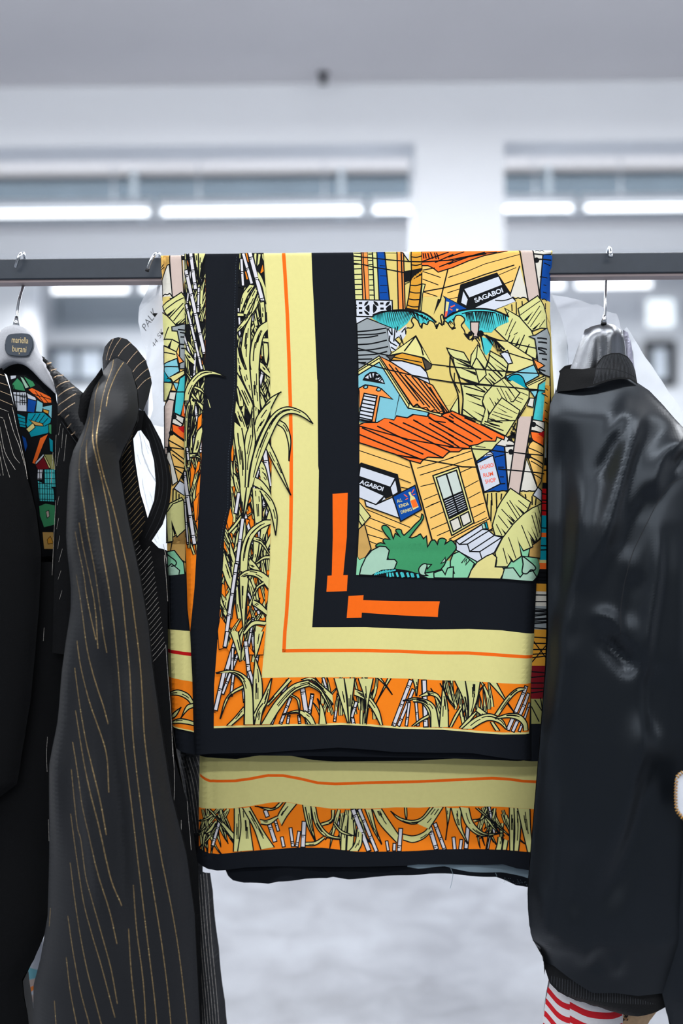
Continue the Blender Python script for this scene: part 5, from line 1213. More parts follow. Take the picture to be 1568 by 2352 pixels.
# ------------------------------------------------------------------ garments
def wool(name, base, sheen=0.25, rough=0.75):
    m = mat(name, base, rough, spec=0.25, var=0.18, vscale=700, bump=0.25, bscale=1400, sheen=sheen)
    m.node_tree.nodes['Principled BSDF'].inputs['Sheen Roughness'].default_value = 0.45
    return m
def thread(name, base, rough=0.4, metal=0.6):
    return mat(name, base, rough, metal=metal, var=0.55, vscale=420)
CUSTOM['suit'] = wool('charcoal_wool', rgb(13, 16, 21), 0.12)
CUSTOM['suit'].node_tree.nodes['Principled BSDF'].inputs['Specular IOR Level'].default_value = 0.36
CUSTOM['suit'].node_tree.nodes['Principled BSDF'].inputs['Roughness'].default_value = 0.5
CUSTOM['suit2'] = wool('black_wool', rgb(10, 11, 13), 0.02)
CUSTOM['suit2'].node_tree.nodes['Principled BSDF'].inputs['Specular IOR Level'].default_value = 0.1
CUSTOM['gold'] = thread('gold_pinstripe', rgb(146, 124, 86))
CUSTOM['sand'] = thread('sand_pinstripe', rgb(184, 158, 128), 0.5, 0.2)
CUSTOM['silver'] = thread('silver_pinstripe', rgb(170, 165, 158))
CUSTOM['bead'] = mat('gold_bead', rgb(226, 200, 140), 0.3, metal=0.7)
CUSTOM['satin'] = mat('navy_satin', rgb(6, 10, 15), 0.34, spec=0.42, var=0.06, vscale=300, sheen=0.04, bump=0.05, bscale=1600)
CUSTOM['satin'].node_tree.nodes['Principled BSDF'].inputs['Specular Tint'].default_value = (0.78, 0.88, 1.0, 1)
CUSTOM['rib'] = wool('rib_knit', rgb(19, 20, 22), 0.06)
CUSTOM['rib_lit'] = wool('rib_knit_lit', rgb(70, 73, 78), 0.1)  # lit rib crests painted as flat lines in a lighter tone
CUSTOM['seam'] = mat('dark_seam', rgb(14, 17, 22), 0.8)

def ridge_fn(ridges):
    R = []
    for s, amp, w in ridges:
        q = pts(s); R.append((catmull(q, 4), amp * MM, w, min(p[1] for p in q) - 3 * w, max(p[1] for p in q) + 3 * w, min(p[0] for p in q) - 3 * w, max(p[0] for p in q) + 3 * w))
    def f(u, v):
        t = 0.0
        for q, amp, w, y0, y1, x0, x1 in R:
            if not (y0 < v < y1 and x0 < u < x1): continue
            best, at = 1e9, 0.0
            for n_, ((ax, ay), (bx, by)) in enumerate(zip(q, q[1:])):
                dx, dy = bx - ax, by - ay
                l = dx * dx + dy * dy or 1e-6
                k = max(0.0, min(1.0, ((u - ax) * dx + (v - ay) * dy) / l))
                d = (u - ax - k * dx) ** 2 + (v - ay - k * dy) ** 2
                if d < best: best, at = d, (n_ + k) / (len(q) - 1)
            e = min(1.0, 3.2 * at, 3.2 * (1 - at)); e = e * e * (3 - 2 * e)
            t += amp * e * math.exp(-best / (w * w))
        return t
    return f

def profile(left, right):
    l2 = sorted((y, x) for x, y in pts(left)); r2 = sorted((y, x) for x, y in pts(right))
    return lambda v: (interp(l2, v), interp(r2, v))

def piece(name, pr, prof, D, bulge, parent, box_, cell=10, ridges=(), back=None, power=0.75, tilt=0.0, extra=None, label=None):
    """curved garment panel: bulges towards the viewer between its two edges; optional closed back"""
    rf = ridge_fn(ridges)
    Df = D if callable(D) else (lambda v: D)
    bf = bulge if callable(bulge) else (lambda v: bulge)
    def pos(u, v):
        l, r = prof(v)
        t = min(1.0, max(0.0, (u - l) / max(1e-3, r - l)))
        s = max(0.0, 1 - (2 * t - 1) ** 2)
        d = Df(v)
        q = P(u, v, d)
        y = d - bf(v) * s ** power - rf(u, v) * min(1.0, s * 4 + 0.15) + tilt * (t - 0.5)
        if extra: y -= extra(u, v)
        return Vector((q.x, y, q.z))
    u0, u1, v0, v1 = box_
    o = cloth(name, pr, pos, u0, u1, v0, v1, cell, parent, smooth=3 if ridges else 0)
    if label: o['label'] = label
    if back:
        n, m = 12, max(6, int((v1 - v0) / 40))
        V, Fc = [], []
        lo, hi = back[1], back[2]
        for i in range(m + 1):
            v = lo + (hi - lo) * i / m
            l, r = prof(v); d = Df(v)
            for k in range(n + 1):
                t = k / n
                q = P(l + (r - l) * t, v, d)
                V.append((q.x, d + back[0] * max(0.0, 1 - (2 * t - 1) ** 2) ** 0.6 + tilt * (t - 0.5), q.z))
        for i in range(m):
            for k in range(n):
                a = i * (n + 1) + k
                Fc.append((a, a + 1, a + n + 2, a + n + 1))
        mesh_obj(back[4] if len(back) > 4 else name + '_back', V, Fc, CUSTOM[back[3]], parent, True)
    return o

def stripe(p, s, col='gold', w=1.7, beads=0.0, smooth=5):
    q = catmull(pts(s), smooth)
    p.line(q, w / LWK, col)
    if beads:
        for a, b in zip(q, q[1:]):
            if random.random() < beads:
                t = random.random()
                p.disc('bead', 'x:%f,%f' % (a[0] + (b[0] - a[0]) * t, a[1] + (b[1] - a[1]) * t), w * 0.62, 8)

def hook_obj(name, path, r, parent, material):
    return tube(name, catmull([tuple(x) for x in path], 8), r, material, parent, 12)

# ---- light grey suit hanger with name plate (left edge of the picture)
M_HANGER = mat('grey_flocked_plastic', rgb(176, 178, 184), 0.75, var=0.06, vscale=500, bump=0.15, bscale=900)
M_PLATE = mat('slate_plate', rgb(58, 67, 78), 0.4, spec=0.5)
M_GOLDTXT = mat('gold_lettering', rgb(222, 200, 150), 0.4, metal=0.4)
sh = empty('suit_hanger', P(38, 800, 1.47), 'light grey moulded hanger with slate oval name plate at the left edge', 'hanger')
hook_obj('hook', [P(35, 614, 1.493), P(39, 602, 1.491), P(44, 589, 1.491), P(49, 582.5, 1.500), P(52, 581, 1.518), P(55, 584, 1.538), P(57, 600, 1.546), P(57, 635, 1.545), P(54, 655, 1.530), P(44, 690, 1.50), P(40, 715, 1.485), P(38, 742, 1.478)], 0.0023, sh, M_CHROME)
tube('ferrule', [P(38, 728, 1.48), P(37.5, 740, 1.477), P(37, 751, 1.476)], [0.0028, 0.004, 0.0055], M_CHROME, sh, 14)
out = pts('37,747 61,755 74,772 84,802 94,820 110,846 128,879 134,899')
inn = pts('37,834 56,839 77,854 102,880 120,896 131,906')
def resample(q, n):
    q = catmull(q, 6); L_ = [0.0]
    for a, b in zip(q, q[1:]): L_.append(L_[-1] + math.hypot(b[0] - a[0], b[1] - a[1]))
    tx = list(zip(L_, [v[0] for v in q])); ty = list(zip(L_, [v[1] for v in q]))
    return [(interp(tx, L_[-1] * i / n), interp(ty, L_[-1] * i / n)) for i in range(n + 1)]
o2, i2 = resample(out, 24), resample(inn, 24)
o2 = [(74 - x, y) for x, y in o2[::-1]] + o2[1:]; i2 = [(74 - x, y) for x, y in i2[::-1]] + i2[1:]
V, Fc = [], []
NS_ = 20
for (ox, oy), (nx_, ny_) in zip(o2, i2):
    for k in range(NS_):
        an = 2 * math.pi * k / NS_
        c_, s_ = math.cos(an), math.sin(an)
        c_ = math.copysign(abs(c_) ** 0.45, c_); s_ = math.copysign(abs(s_) ** 0.45, s_)
        t = 0.5 - 0.5 * c_
        q = P(ox + (nx_ - ox) * t, oy + (ny_ - oy) * t, 1.477)
        V.append((q.x, 1.477 - 0.015 * s_, q.z))
for i in range(len(o2) - 1):
    for k in range(NS_):
        k2 = (k + 1) % NS_
        Fc.append((i * NS_ + k, i * NS_ + k2, (i + 1) * NS_ + k2, (i + 1) * NS_ + k))
Fc.append(tuple(range(NS_))); Fc.append(tuple(range((len(o2) - 1) * NS_, len(o2) * NS_))[::-1])
mesh_obj('hanger_body', V, Fc, M_HANGER, sh, True)
oct_ = catmull(pts('24,767 62,766 74,777 76,795 70,810 61,819 23,817 12,806 11,790 14,776'), 3, True)
bm = bmesh.new()
vs = [bm.verts.new(P(x, y, 1.4585)) for x, y in oct_]
f = bm.faces.new(vs)
ex = bmesh.ops.extrude_face_region(bm, geom=[f])
for v in ex['geom']:
    if isinstance(v, bmesh.types.BMVert): v.co.y += 0.006
bmesh.ops.bevel(bm, geom=[e for e in bm.edges if e.verts[0].co.y < 1.459 and e.verts[1].co.y < 1.459], offset=0.0012, segments=2, affect='EDGES')
plate = bm_obj('name_plate', bm, M_PLATE, sh)
def letter_mesh(name, words, D, material, parent, flip=1.0, bold=0.0):
    V, Fc = [], []
    for txt, cx, cy, ang, w, h in words:
        for t in text_polys(txt, bold):
            b = len(V)
            for x, y in t:
                xx, yy = (x - 0.5) * w, -(y - 0.5) * h
                V.append(P(cx + xx * math.cos(ang) - yy * math.sin(ang), cy + xx * math.sin(ang) + yy * math.cos(ang), D))
            Fc.append((b, b + 1, b + 2))
    return mesh_obj(name, V, Fc, material, parent)
lt = letter_mesh('lettering', [('mariella', 46, 781, 0.06, 38, 14), ('burani', 44.5, 801.5, 0.07, 32, 14), (',', 44, 812, 0, 2.0, 4.5)], 1.4582, M_GOLDTXT, sh)

# ---- dark pinstripe jacket on it, open over a printed lining
jk = empty('pinstripe_jacket', P(60, 1300, 1.48), 'black pinstripe jacket hanging open over a colourful printed lining', 'jacket')
JB = Print()
JB.fill('suit2', pts('-90,1000 20,1000 45,1060 60,1115 90,1265 94,1290 126,1290 131,1200 133,1050 135,960 205,960 205,1300 176,1500 146,1700 124,1950 120,2100 79,2203 52,2248 56,2290 64,2330 75,2450 -90,2450'))
for s in ('132,1150 128,1230 124,1320', '140,1180 136,1260 132,1330', '133,1000 130,1080', '126,1040 122,1110', '76,1360 74,1372', '94,1355 91,1400', '106,1440 104,1470', '112,1690 110,1730 111,1770', '113,1880 114,1930', '117,2060 118,2110'): stripe(JB, s, 'silver', 0.9)
piece('jacket_front', JB, profile('-90,850 -90,2450', '205,850 205,1300 176,1500 146,1700 124,1950 122,2100 79,2203 52,2248 56,2290 64,2330 75,2450'), 1.500, 0.012, jk, (-100, 215, 880, 2460), 24, back=(0.10, 920, 2450, 'suit2', 'jacket_back'))
LN = Print()
LN.fill('ink', pts('12,850 32,842 60,838 90,868 120,898 132,930 135,1275 92,1280 84,1200 60,1080 38,980 24,905'))
LN.set_clip([pts('14,852 58,838 132,925 135,1275 92,1280')] )
LN.set_clip(None)
for c, s in (('pale', 'z:150,580 z:250,590 z:240,640 z:160,670'), ('green', 'z:180,740 z:260,630 z:345,720 z:395,860 z:200,830'), ('mint', 'z:300,600 z:360,635 z:455,790 z:390,815'), ('green', 'z:360,600 z:520,690 z:560,760 z:470,800'), ('roof', 'z:430,830 z:500,795 z:840,960 z:850,1060 z:700,1060'), ('pale', 'z:190,870 z:405,870 z:415,1205 z:250,1195'), ('pale', 'z:405,880 z:560,960 z:580,1020 z:430,980'),
             ('blue', 'z:430,980 z:580,1025 z:540,1225 z:415,1205'), ('cyan', 'z:585,1000 z:690,1060 z:690,1120 z:860,1090 z:850,1330 z:690,1150 z:670,1215 z:560,1205'), ('ochre', 'z:690,1160 z:800,1190 z:790,1250 z:700,1210'), ('dteal', 'z:430,1225 z:700,1215 z:845,1330 z:790,1570 z:480,1640 z:400,1420'), ('dteal', 'z:255,1235 z:390,1290 z:400,1480 z:300,1465'), ('cream', 'z:400,1500 z:520,1390 z:555,1470 z:450,1560'), ('brown', 'z:450,1340 z:690,1410 z:700,1450 z:560,1440'),
             ('green', 'z:790,1420 z:850,1420 z:850,1600 z:800,1570'), ('blue', 'z:330,1600 z:400,1650 z:430,1780 z:390,1900'), ('roof', 'z:640,1650 z:790,1580 z:700,1760 z:560,2100 z:500,2080'), ('dteal', 'z:800,1640 z:880,1700 z:880,1900 z:820,1880'), ('pale', 'z:560,2060 z:700,1920 z:720,1960 z:560,2110'), ('olive', 'z:710,1930 z:880,1930 z:930,2200 z:830,2180'), ('cream', 'z:700,1960 z:730,1960 z:830,2150 z:810,2180'), ('dred', 'z:560,2120 z:700,1970 z:810,2180 z:600,2190')):
    LN.fill(c, s, 1.4)
for s in ('250,870 255,1190', '190,920 405,940', '230,1040 410,1050', '300,880 305,1090', '340,900 345,1090', '380,900 380,1090', '300,950 390,960', '300,1010 390,1020', '560,1240 480,1360', '640,1240 560,1360', '720,1260 620,1390', '780,1320 680,1420', '830,1400 720,1450', '420,1240 410,1400', '500,900 840,1000', '470,860 600,1010', '560,860 700,1050', '640,900 780,1050', '270,1300 395,1330', '280,1360 395,1390', '290,1420 400,1440'): LN.lines('z', s, 1.3)
LN.hatch('z:200,760 z:330,720', 'z:220,830 z:390,850', 8, 1.1, taper=False)
LN.fill('pale', pts('82,1078 94,1078 92,1100 81,1100')); LN.fill('teal', pts('97,1078 124,1078 126,1118 98,1118')); LN.fill('teal', pts('82,1104 120,1122 124,1152 86,1150'))
for x in (86, 92, 98, 104, 110, 116, 122): LN.line([(x, 1078), (x + 1, 1152)], 1.3)
for y in (1085, 1098, 1110, 1122, 1134, 1146): LN.line([(80, y), (126, y + 1)], 1.2)
LN.fill('green', pts('84,1162 100,1156 124,1160 126,1205 96,1212 86,1185'), 1.3); LN.fill('pink', pts('101,1175 108,1172 110,1186 104,1190'), 1.2); LN.fill('brown', pts('92,1222 120,1222 122,1262 96,1262'), 1.3); LN.fill('ochre', pts('104,1240 112,1232 120,1248 106,1250'), 1.0)
piece('lining', LN, profile('10,800 10,1300', '135,800 135,1300'), 1.530, -0.012, jk, (8, 140, 830, 1285), 12, label='printed lining with houses and palms')
LL = Print()
LL.fill('suit2', pts('-90,815 -10,815 0,833 7,848 14,864 24,896 33,932 41,984 50,1032 60,1085 72,1130 82,1170 90,1225 95,1272 90,1400 72,1600 40,1800 -90,1900'))
for s in ('z:-200,540 z:0,590 z:90,617', 'z:-200,660 z:0,730 z:140,777', 'z:-200,790 z:0,865 z:188,942', 'z:-200,920 z:0,1010 z:218,1107'): stripe(LL, s, 'sand', 1.1)
for s in ('z:-200,1060 z:0,1155 z:165,1222', 'z:215,1145 z:300,1520 z:400,1960 z:470,2352', 'z:165,1255 z:250,1560 z:350,1850 z:440,2200', 'z:-200,1200 z:0,1300 z:95,1338', 'z:105,1365 z:180,1650 z:260,1950 z:350,2090', 'z:0,1450 z:50,1490 z:130,1900 z:290,2200', 'z:0,1620 z:60,1750 z:110,2000 z:210,2330', 'z:0,1810 z:60,2000 z:110,2300', 'z:0,2010 z:60,2300'): stripe(LL, s, 'silver', 0.9, 0.06)
piece('left_lapel', LL, profile('-90,800 -90,1900', '0,815 24,896 41,984 60,1085 95,1272 90,1400 72,1600 40,1800 -80,1900'), 1.476, 0.016, jk, (-95, 105, 810, 1905), 12)
RL = Print()
RL.fill('suit2', pts('133,935 150,968 182,1008 200,1040 200,1500 120,1500 124,1330 133,1200 131,1050'))
for s in ('143,975 138,1000', '150,985 146,1030', '158,1000 152,1060', '141,1030 132,1070', '139,1140 134,1160', '138,1190 132,1215', '141,1230 135,1260', '148,1260 138,1290', '144,1310 136,1330', '147,1355 140,1375'): stripe(RL, s, 'silver', 0.9)
piece('right_lapel', RL, profile('126,900 130,1500', '205,900 205,1500'), 1.478, 0.014, jk, (112, 210, 925, 1510), 12)
CO = Print()
CO.fill('suit', pts('95,817 104,822 117,834 130,850 148,864 168,883 192,903 212,935 222,985 200,1040 182,1010 165,990 147,962 134,948 131,905 124,868 109,843'))
for s in ('z:845,440 z:880,395', 'z:915,545 z:965,500', 'z:960,672 z:1075,600', 'z:985,822 z:1085,770 z:1180,703', 'z:1000,968 z:1130,905 z:1275,813', 'z:1000,1118 z:1150,1050 z:1320,933', 'z:985,1278 z:1140,1200 z:1310,1090', 'z:1120,1340 z:1215,1290', 'z:1140,1490 z:1240,1430', 'z:1200,1610 z:1290,1560'): stripe(CO, s, 'sand', 2.0)
CO.line('z:1040,1380 z:1180,1590 z:1290,1740', 1.8, 'seam')
piece('collar', CO, profile('95,810 109,843 131,905 134,948 182,1010 200,1045', '96,810 130,850 192,903 222,985 205,1045'), 1.462, 0.018, jk, (90, 228, 812, 1045), 8)
CB = Print(); CB.fill('ink', pts('0,850 20,836 38,833 56,838 80,854 104,880 128,903 131,930 118,915 92,885 60,862 20,864'))
piece('collar_stand', CB, profile('0,830 0,930', '131,830 131,930'), 1.496, 0.004, jk, (-4, 136, 828, 935), 12)

# ---- charcoal pinstripe coat whose sleeve hangs towards the viewer
ct = empty('pinstripe_coat', P(290, 1300, 1.45), 'charcoal coat with gold pinstripes, its sleeve hanging in front', 'coat')
SL = Print()
SLEEVE = '246,846 232,862 222,880 214,905 207,935 203,960 196,985 185,1010 172,1035 163,1070 159,1130 156,1230 160,1300 165,1350 166,1400 158,1460 149,1530 138,1655 118,1750 116,1960 112,2100 95,2200 79,2260 78,2352 76,2460'
SLEEVE_R = '303,850 318,900 321,940 318,965 303,1000 284,1035 276,1060 280,1100 298,1199 325,1332 342,1431 352,1530 371,1663 396,1822 430,1960 448,2098 455,2250 460,2352 465,2460'
SL.fill('suit', pts(SLEEVE) + pts(SLEEVE_R)[::-1] + pts('290,833 272,825 256,833'))
for s, b in (('264,829 262,850 250,900 243,960 240,1020 250,1090 268,1160 286,1240 305,1332 323,1464 335,1580 345,1693 365,1843 396,2029 417,2167 436,2352 442,2450', .06), ('287,835 275,860 262,905 258,940', .05), ('232,880 225,910 226,950 232,1010 238,1050 248,1105 262,1180 275,1260 290,1340 302,1450 312,1560 322,1700 338,1840 362,2000 384,2150 400,2300 410,2450', .05), ('212,960 206,1000 200,1030', .1),
             ('217,1015 221,1060 233,1140 243,1200 256,1280 268,1350 278,1430 286,1540 300,1693 318,1840 338,2000 356,2150 372,2300 380,2450', .10), ('198,1035 204,1090 216,1160 224,1230 236,1300 243,1360 252,1430 260,1490', .10), ('205,1200 212,1260 222,1320 232,1370 238,1420 242,1480', .10), ('193,1220 200,1270 208,1320 214,1360 225,1410 238,1460', .12), ('184,1318 196,1365 206,1415 217,1478 232,1537 252,1607 262,1650', .10),
             ('192,1465 200,1510 210,1550 225,1600 245,1660 260,1720 266,1800', .08), ('188,1525 196,1580 205,1630 218,1690 232,1740 250,1810 264,1890', .10), ('190,1620 204,1690 214,1735 232,1800 250,1870 275,1990 296,2050', .06), ('184,1690 200,1765 212,1830 228,1890 243,1950 268,2040 288,2130', .08), ('182,1750 196,1870 206,1905 217,1980 232,2030 252,2100 275,2180 290,2260', .07), ('180,1850 192,1930 204,2000 214,2050 232,2110 255,2180 285,2290', .06), ('178,1960 190,2040 203,2110 222,2190 240,2250 262,2330', .06), ('172,2080 186,2150 205,2230 226,2300 240,2352 250,2400', .05), ('170,2170 180,2230 196,2300 215,2380', .04), ('322,2005 330,2100 345,2220 352,2352 356,2450', .02), ('312,2100 320,2200 335,2340 340,2450', .02), ('142,2270 148,2340 150,2400', .05), ('120,2080 118,2120', .1)):
    stripe(SL, s, 'gold', 1.9, b * 1.6)
SL_RIDGES = [('272,860 250,960 225,1040 205,1130 195,1230 190,1320', 22.2, 20), ('300,870 305,920 296,960 280,990', 14.8, 12), ('258,930 252,980 262,1030 270,1060', -17.3, 9), ('215,1100 235,1240 262,1400 272,1560', 9.9, 16), ('255,1330 262,1450 266,1560 270,1700 288,1860 302,2060 322,2250', -22.2, 15), ('205,1280 232,1340 244,1400 246,1460', -12.3, 9), ('178,1350 165,1500 150,1650 140,1800 150,2000', 19.7, 18), ('318,1500 345,1700 380,1900 410,2100', 14.8, 20), ('210,1700 240,1900 265,2100', 12.3, 18), ('180,1260 168,1330 170,1400', -9.9, 12)]
piece('sleeve', SL, profile(SLEEVE, SLEEVE_R), lambda v: interp([(820, 1.475), (900, 1.45), (1050, 1.425), (1300, 1.415), (1900, 1.425), (2460, 1.44)], v), lambda v: interp([(820, 0.012), (900, 0.030), (1100, 0.042), (1600, 0.05), (2400, 0.06)], v), ct, (70, 475, 820, 2465), 10, SL_RIDGES, back=(0.05, 850, 2450, 'suit', 'sleeve_lining'))
CP = Print()
CAP = pts('238,852 236,822 243,800 262,785 280,781 300,786 320,805 338,830 346,860 349,880 343,915 333,947 318,935 308,895 298,868 288,852 272,845 256,852 247,864')
CP.fill('suit', CAP)
for s in ('248,830 256,806 268,784', '257,831 270,806 287,783', '280,824 292,808 308,793', '299,842 310,826 322,811', '312,860 322,845 336,830', '316,880 330,862 343,848', '320,900 334,880 348,866'): stripe(CP, s, 'sand', 1.3)
CP.line('247,848 256,833 272,825 290,833 303,850 315,890', 1.6, 'seam')
piece('sleeve_head', CP, lambda v: (236, 349), 1.497, 0.026, ct, (230, 356, 776, 952), 8, back=None)
BKP = Print()
BKP.fill('suit2', pts('237,846 222,869 200,893 179,917 163,960 166,968 184,992 205,985 215,940 240,880')); piece('collar', BKP, profile('222,840 163,960 184,995', '245,840 215,940 205,995'), 1.455, 0.010, ct, (158, 250, 840, 1000), 8)
CF = Print()
CF.fill('suit2', pts('255,940 335,945 347,985 322,992 312,1010 316,1060 325,1130 342,1190 350,1240 366,1258 383,1264 385,1330 386,1450 388,1560 396,1680 402,1740 440,1880 455,1990 462,2200 466,2460 250,2460 250,1200'))
for k in range(44):
    y = 1030 + k * 11.5
    x = interp([(900, 318), (1060, 276), (1100, 280), (1332, 325), (1530, 352)], y) - 4
    stripe(CF, '%f,%f %f,%f %f,%f' % (x, y, x + 16, y - 17, x + 34, y - 40), 'gold' if k < 20 else 'silver', 1.0 if k < 24 else 0.8, 0.03)
for s in ('378,1275 383,1330 386,1380', '375,1250 384,1290', '382,1480 386,1545 393,1640 398,1735', '396,1690 402,1780 402,1850', '418,1880 420,1960', '430,1840 440,1950'): stripe(CF, s, 'silver', 1.0, 0.1)
piece('coat_front', CF, profile('250,900 250,2460', '340,900 350,985 335,1130 386,1300 396,1680 455,1990 466,2460'), 1.482, 0.02, ct, (245, 475, 935, 2465), 16, back=(0.10, 1300, 2440, 'suit2', 'coat_side'))
LO = Print()
LO.fill('suit2', pts('333,945 350,968 372,1010 388,1060 395,1110 390,1160 376,1205 352,1242 330,1270 318,1240 340,1195 357,1150 361,1110 357,1060 345,1015 325,990'))
for s in ('345,975 365,1030 376,1090 374,1140 358,1190 336,1235', '355,985 376,1040 386,1100 382,1155 366,1205 345,1240', '338,985 356,1040 368,1100 366,1140 350,1185'): stripe(LO, s, 'seam', 1.2)
piece('lapel', LO, profile('325,940 318,1275', '396,940 396,1275'), 1.452, 0.012, ct, (312, 402, 940, 1275), 8)
BH = Print()
BH.fill('suit', pts('398,1700 470,1700 470,1990 484,2001 500,2150 511,2250 523,2352 536,2460 440,2460 448,2098 436,1960 410,1800'))
for k in range(15):
    x = 404 + k * 7.2
    stripe(BH, '%f,1730 %f,1790 %f,1900' % (x - 6, x + 12 - k * 0.4, x + 30 - k), 'silver', 0.8, 0.02)
for k in range(8):
    x = 452 + k * 5.6
    stripe(BH, '%f,1995 %f,2150 %f,2300 %f,2450' % (x - 14, x - 2, x + 12, x + 22), 'silver', 0.8, 0.05)
piece('coat_tail', BH, profile('398,1690 436,1960 440,2460', '470,1690 484,2001 500,2150 523,2352 538,2460'), 1.60, 0.03, ct, (392, 545, 1695, 2465), 14)
ch = empty('coat_hanger', P(350, 760, 1.5), 'chrome-hooked hanger hidden inside the gold pinstripe coat', 'hanger')
hook_obj('hook', [P(338, 622, 1.489), P(343, 607, 1.488), P(350, 592, 1.488), P(357, 583.5, 1.496), P(362, 581.5, 1.515), P(366, 584, 1.536), P(368, 600, 1.546), P(368, 630, 1.545), P(366, 650, 1.552), P(361, 680, 1.572), P(352, 730, 1.585), P(338, 830, 1.575), P(314, 888, 1.55)], 0.0023, ch, M_CHROME)
tube('hook_tip', [P(337.2, 623.5, 1.489), P(339.5, 617, 1.489)], [0.003, 0.0027], M_CASTER, ch, 10)
tube('shoulder_bar', [P(282, 940, 1.50), P(296, 905, 1.52), P(312, 892, 1.55), P(325, 905, 1.60), P(330, 950, 1.66)], [0.008, 0.011, 0.012, 0.012, 0.008], M_HANGER, ch, 12)

# ---- plastic garment bag with handwriting behind the coat
def film(name, base, alpha, rough):
    m = bpy.data.materials.new(name); m.use_nodes = True
    nt = m.node_tree; b = nt.nodes['Principled BSDF']; out_ = nt.nodes['Material Output']
    b.inputs['Base Color'].default_value = base; b.inputs['Roughness'].default_value = rough
    tl = nt.nodes.new('ShaderNodeBsdfTranslucent'); tl.inputs['Color'].default_value = base
    tr = nt.nodes.new('ShaderNodeBsdfTransparent')
    m1 = nt.nodes.new('ShaderNodeMixShader'); m1.inputs['Fac'].default_value = 0.45
    m2 = nt.nodes.new('ShaderNodeMixShader')
    tc = nt.nodes.new('ShaderNodeTexCoord'); n = nt.nodes.new('ShaderNodeTexNoise'); n.inputs['Scale'].default_value = 22.0
    nt.links.new(tc.outputs['Object'], n.inputs['Vector'])
    mr = nt.nodes.new('ShaderNodeMapRange'); mr.inputs['To Min'].default_value = alpha - 0.12; mr.inputs['To Max'].default_value = alpha + 0.12
    nt.links.new(n.outputs['Fac'], mr.inputs['Value'])
    nt.links.new(b.outputs[0], m1.inputs[1]); nt.links.new(tl.outputs[0], m1.inputs[2])
    nt.links.new(mr.outputs[0], m2.inputs['Fac']); nt.links.new(tr.outputs[0], m2.inputs[1]); nt.links.new(m1.outputs[0], m2.inputs[2])
    nt.links.new(m2.outputs[0], out_.inputs['Surface'])
    return m
CUSTOM['film'] = film('milky_plastic', rgb(226, 231, 238), 0.86, 0.35)
CUSTOM['clear'] = film('clear_plastic', rgb(220, 224, 228), 0.42, 0.15)
CUSTOM['paper'] = film('tissue_paper', rgb(214, 218, 226), 0.80, 0.6)
CUSTOM['marker'] = mat('black_marker', rgb(26, 30, 40), 0.6)
def crumple(seed, amp):
    def f(u, v):
        return amp * MM * (math.sin(u / 17.0 + seed) * math.sin(v / 23.0 + 2 * seed) + 0.6 * math.sin((u + v) / 11.0 + seed) + 0.8 * math.sin((u - 0.6 * v) / 29.0))
    return f
gb = empty('garment_bag', P(360, 900, 1.57), 'crumpled white plastic bag with handwritten marker letters beside the scarf', 'garment bag')
GP = Print()
GP.fill('film', pts('352,634 345,652 335,674 322,705 319,740 326,775 335,800 343,860 350,890 352,940 342,975 400,985 400,634'))
for txt, cx, cy, ang, w, h in (('PALK', 345, 735, -1.02, 50, 15), ('44 SK', 364, 778, -1.02, 44, 10)):
    GP.text(txt, cx, cy, ang, w, h, 'marker', shear=0.35, bold=-0.012)
piece('bag_sheet', GP, lambda v: (310, 400), 1.560, 0.006, gb, (312, 405, 628, 992), 9, extra=crumple(1.0, 2.5))
GC = Print()
GC.fill('clear', pts('300,975 400,975 400,1290 360,1290 350,1200 335,1140 318,1080 306,1010'))
for k in range(16):
    x = 312 + random.uniform(0, 70); y = random.uniform(990, 1230)
    GC.line([(x, y), (x + random.uniform(4, 22), y + random.uniform(20, 60))], 0.9, 'film')
GC.line(pts('322,990 330,1040 345,1080 360,1105'), 2.2, 'film')
piece('bag_lower', GC, lambda v: (300, 400), 1.57, 0.012, gb, (296, 405, 970, 1295), 9, extra=crumple(2.0, 3.0))

# ---- glimpse of a pale printed dress in the gap at the left bottom
dr = empty('printed_dress', P(65, 2260, 1.62), 'sliver of pale pink and blue printed dress between jacket and coat', 'dress')
DP = Print()
DP.fill('pale', pts('40,2150 100,2150 100,2296 40,2296')); DP.fill('cyan', pts('40,2222 70,2215 100,2228 100,2240 60,2245 40,2250')); DP.fill('roof2', pts('40,2272 70,2262 100,2250 100,2256 75,2272 40,2282')); DP.fill('pink', pts('40,2240 60,2246 100,2240 100,2250 70,2260 40,2270')); DP.fill('pink', pts('40,2284 100,2276 100,2296 40,2296'))
piece('dress_front', DP, lambda v: (40, 100), 1.66, 0.01, dr, (36, 104, 2145, 2300), 12)
HB = Print(); HB.fill('grey', pts('40,2296 100,2296 100,2310 40,2310')); HB.fill('black', pts('40,2310 100,2310 100,2450 40,2450'))
piece('dress_hem', HB, lambda v: (40, 100), 1.661, 0.01, dr, (36, 104, 2294, 2455), 14)

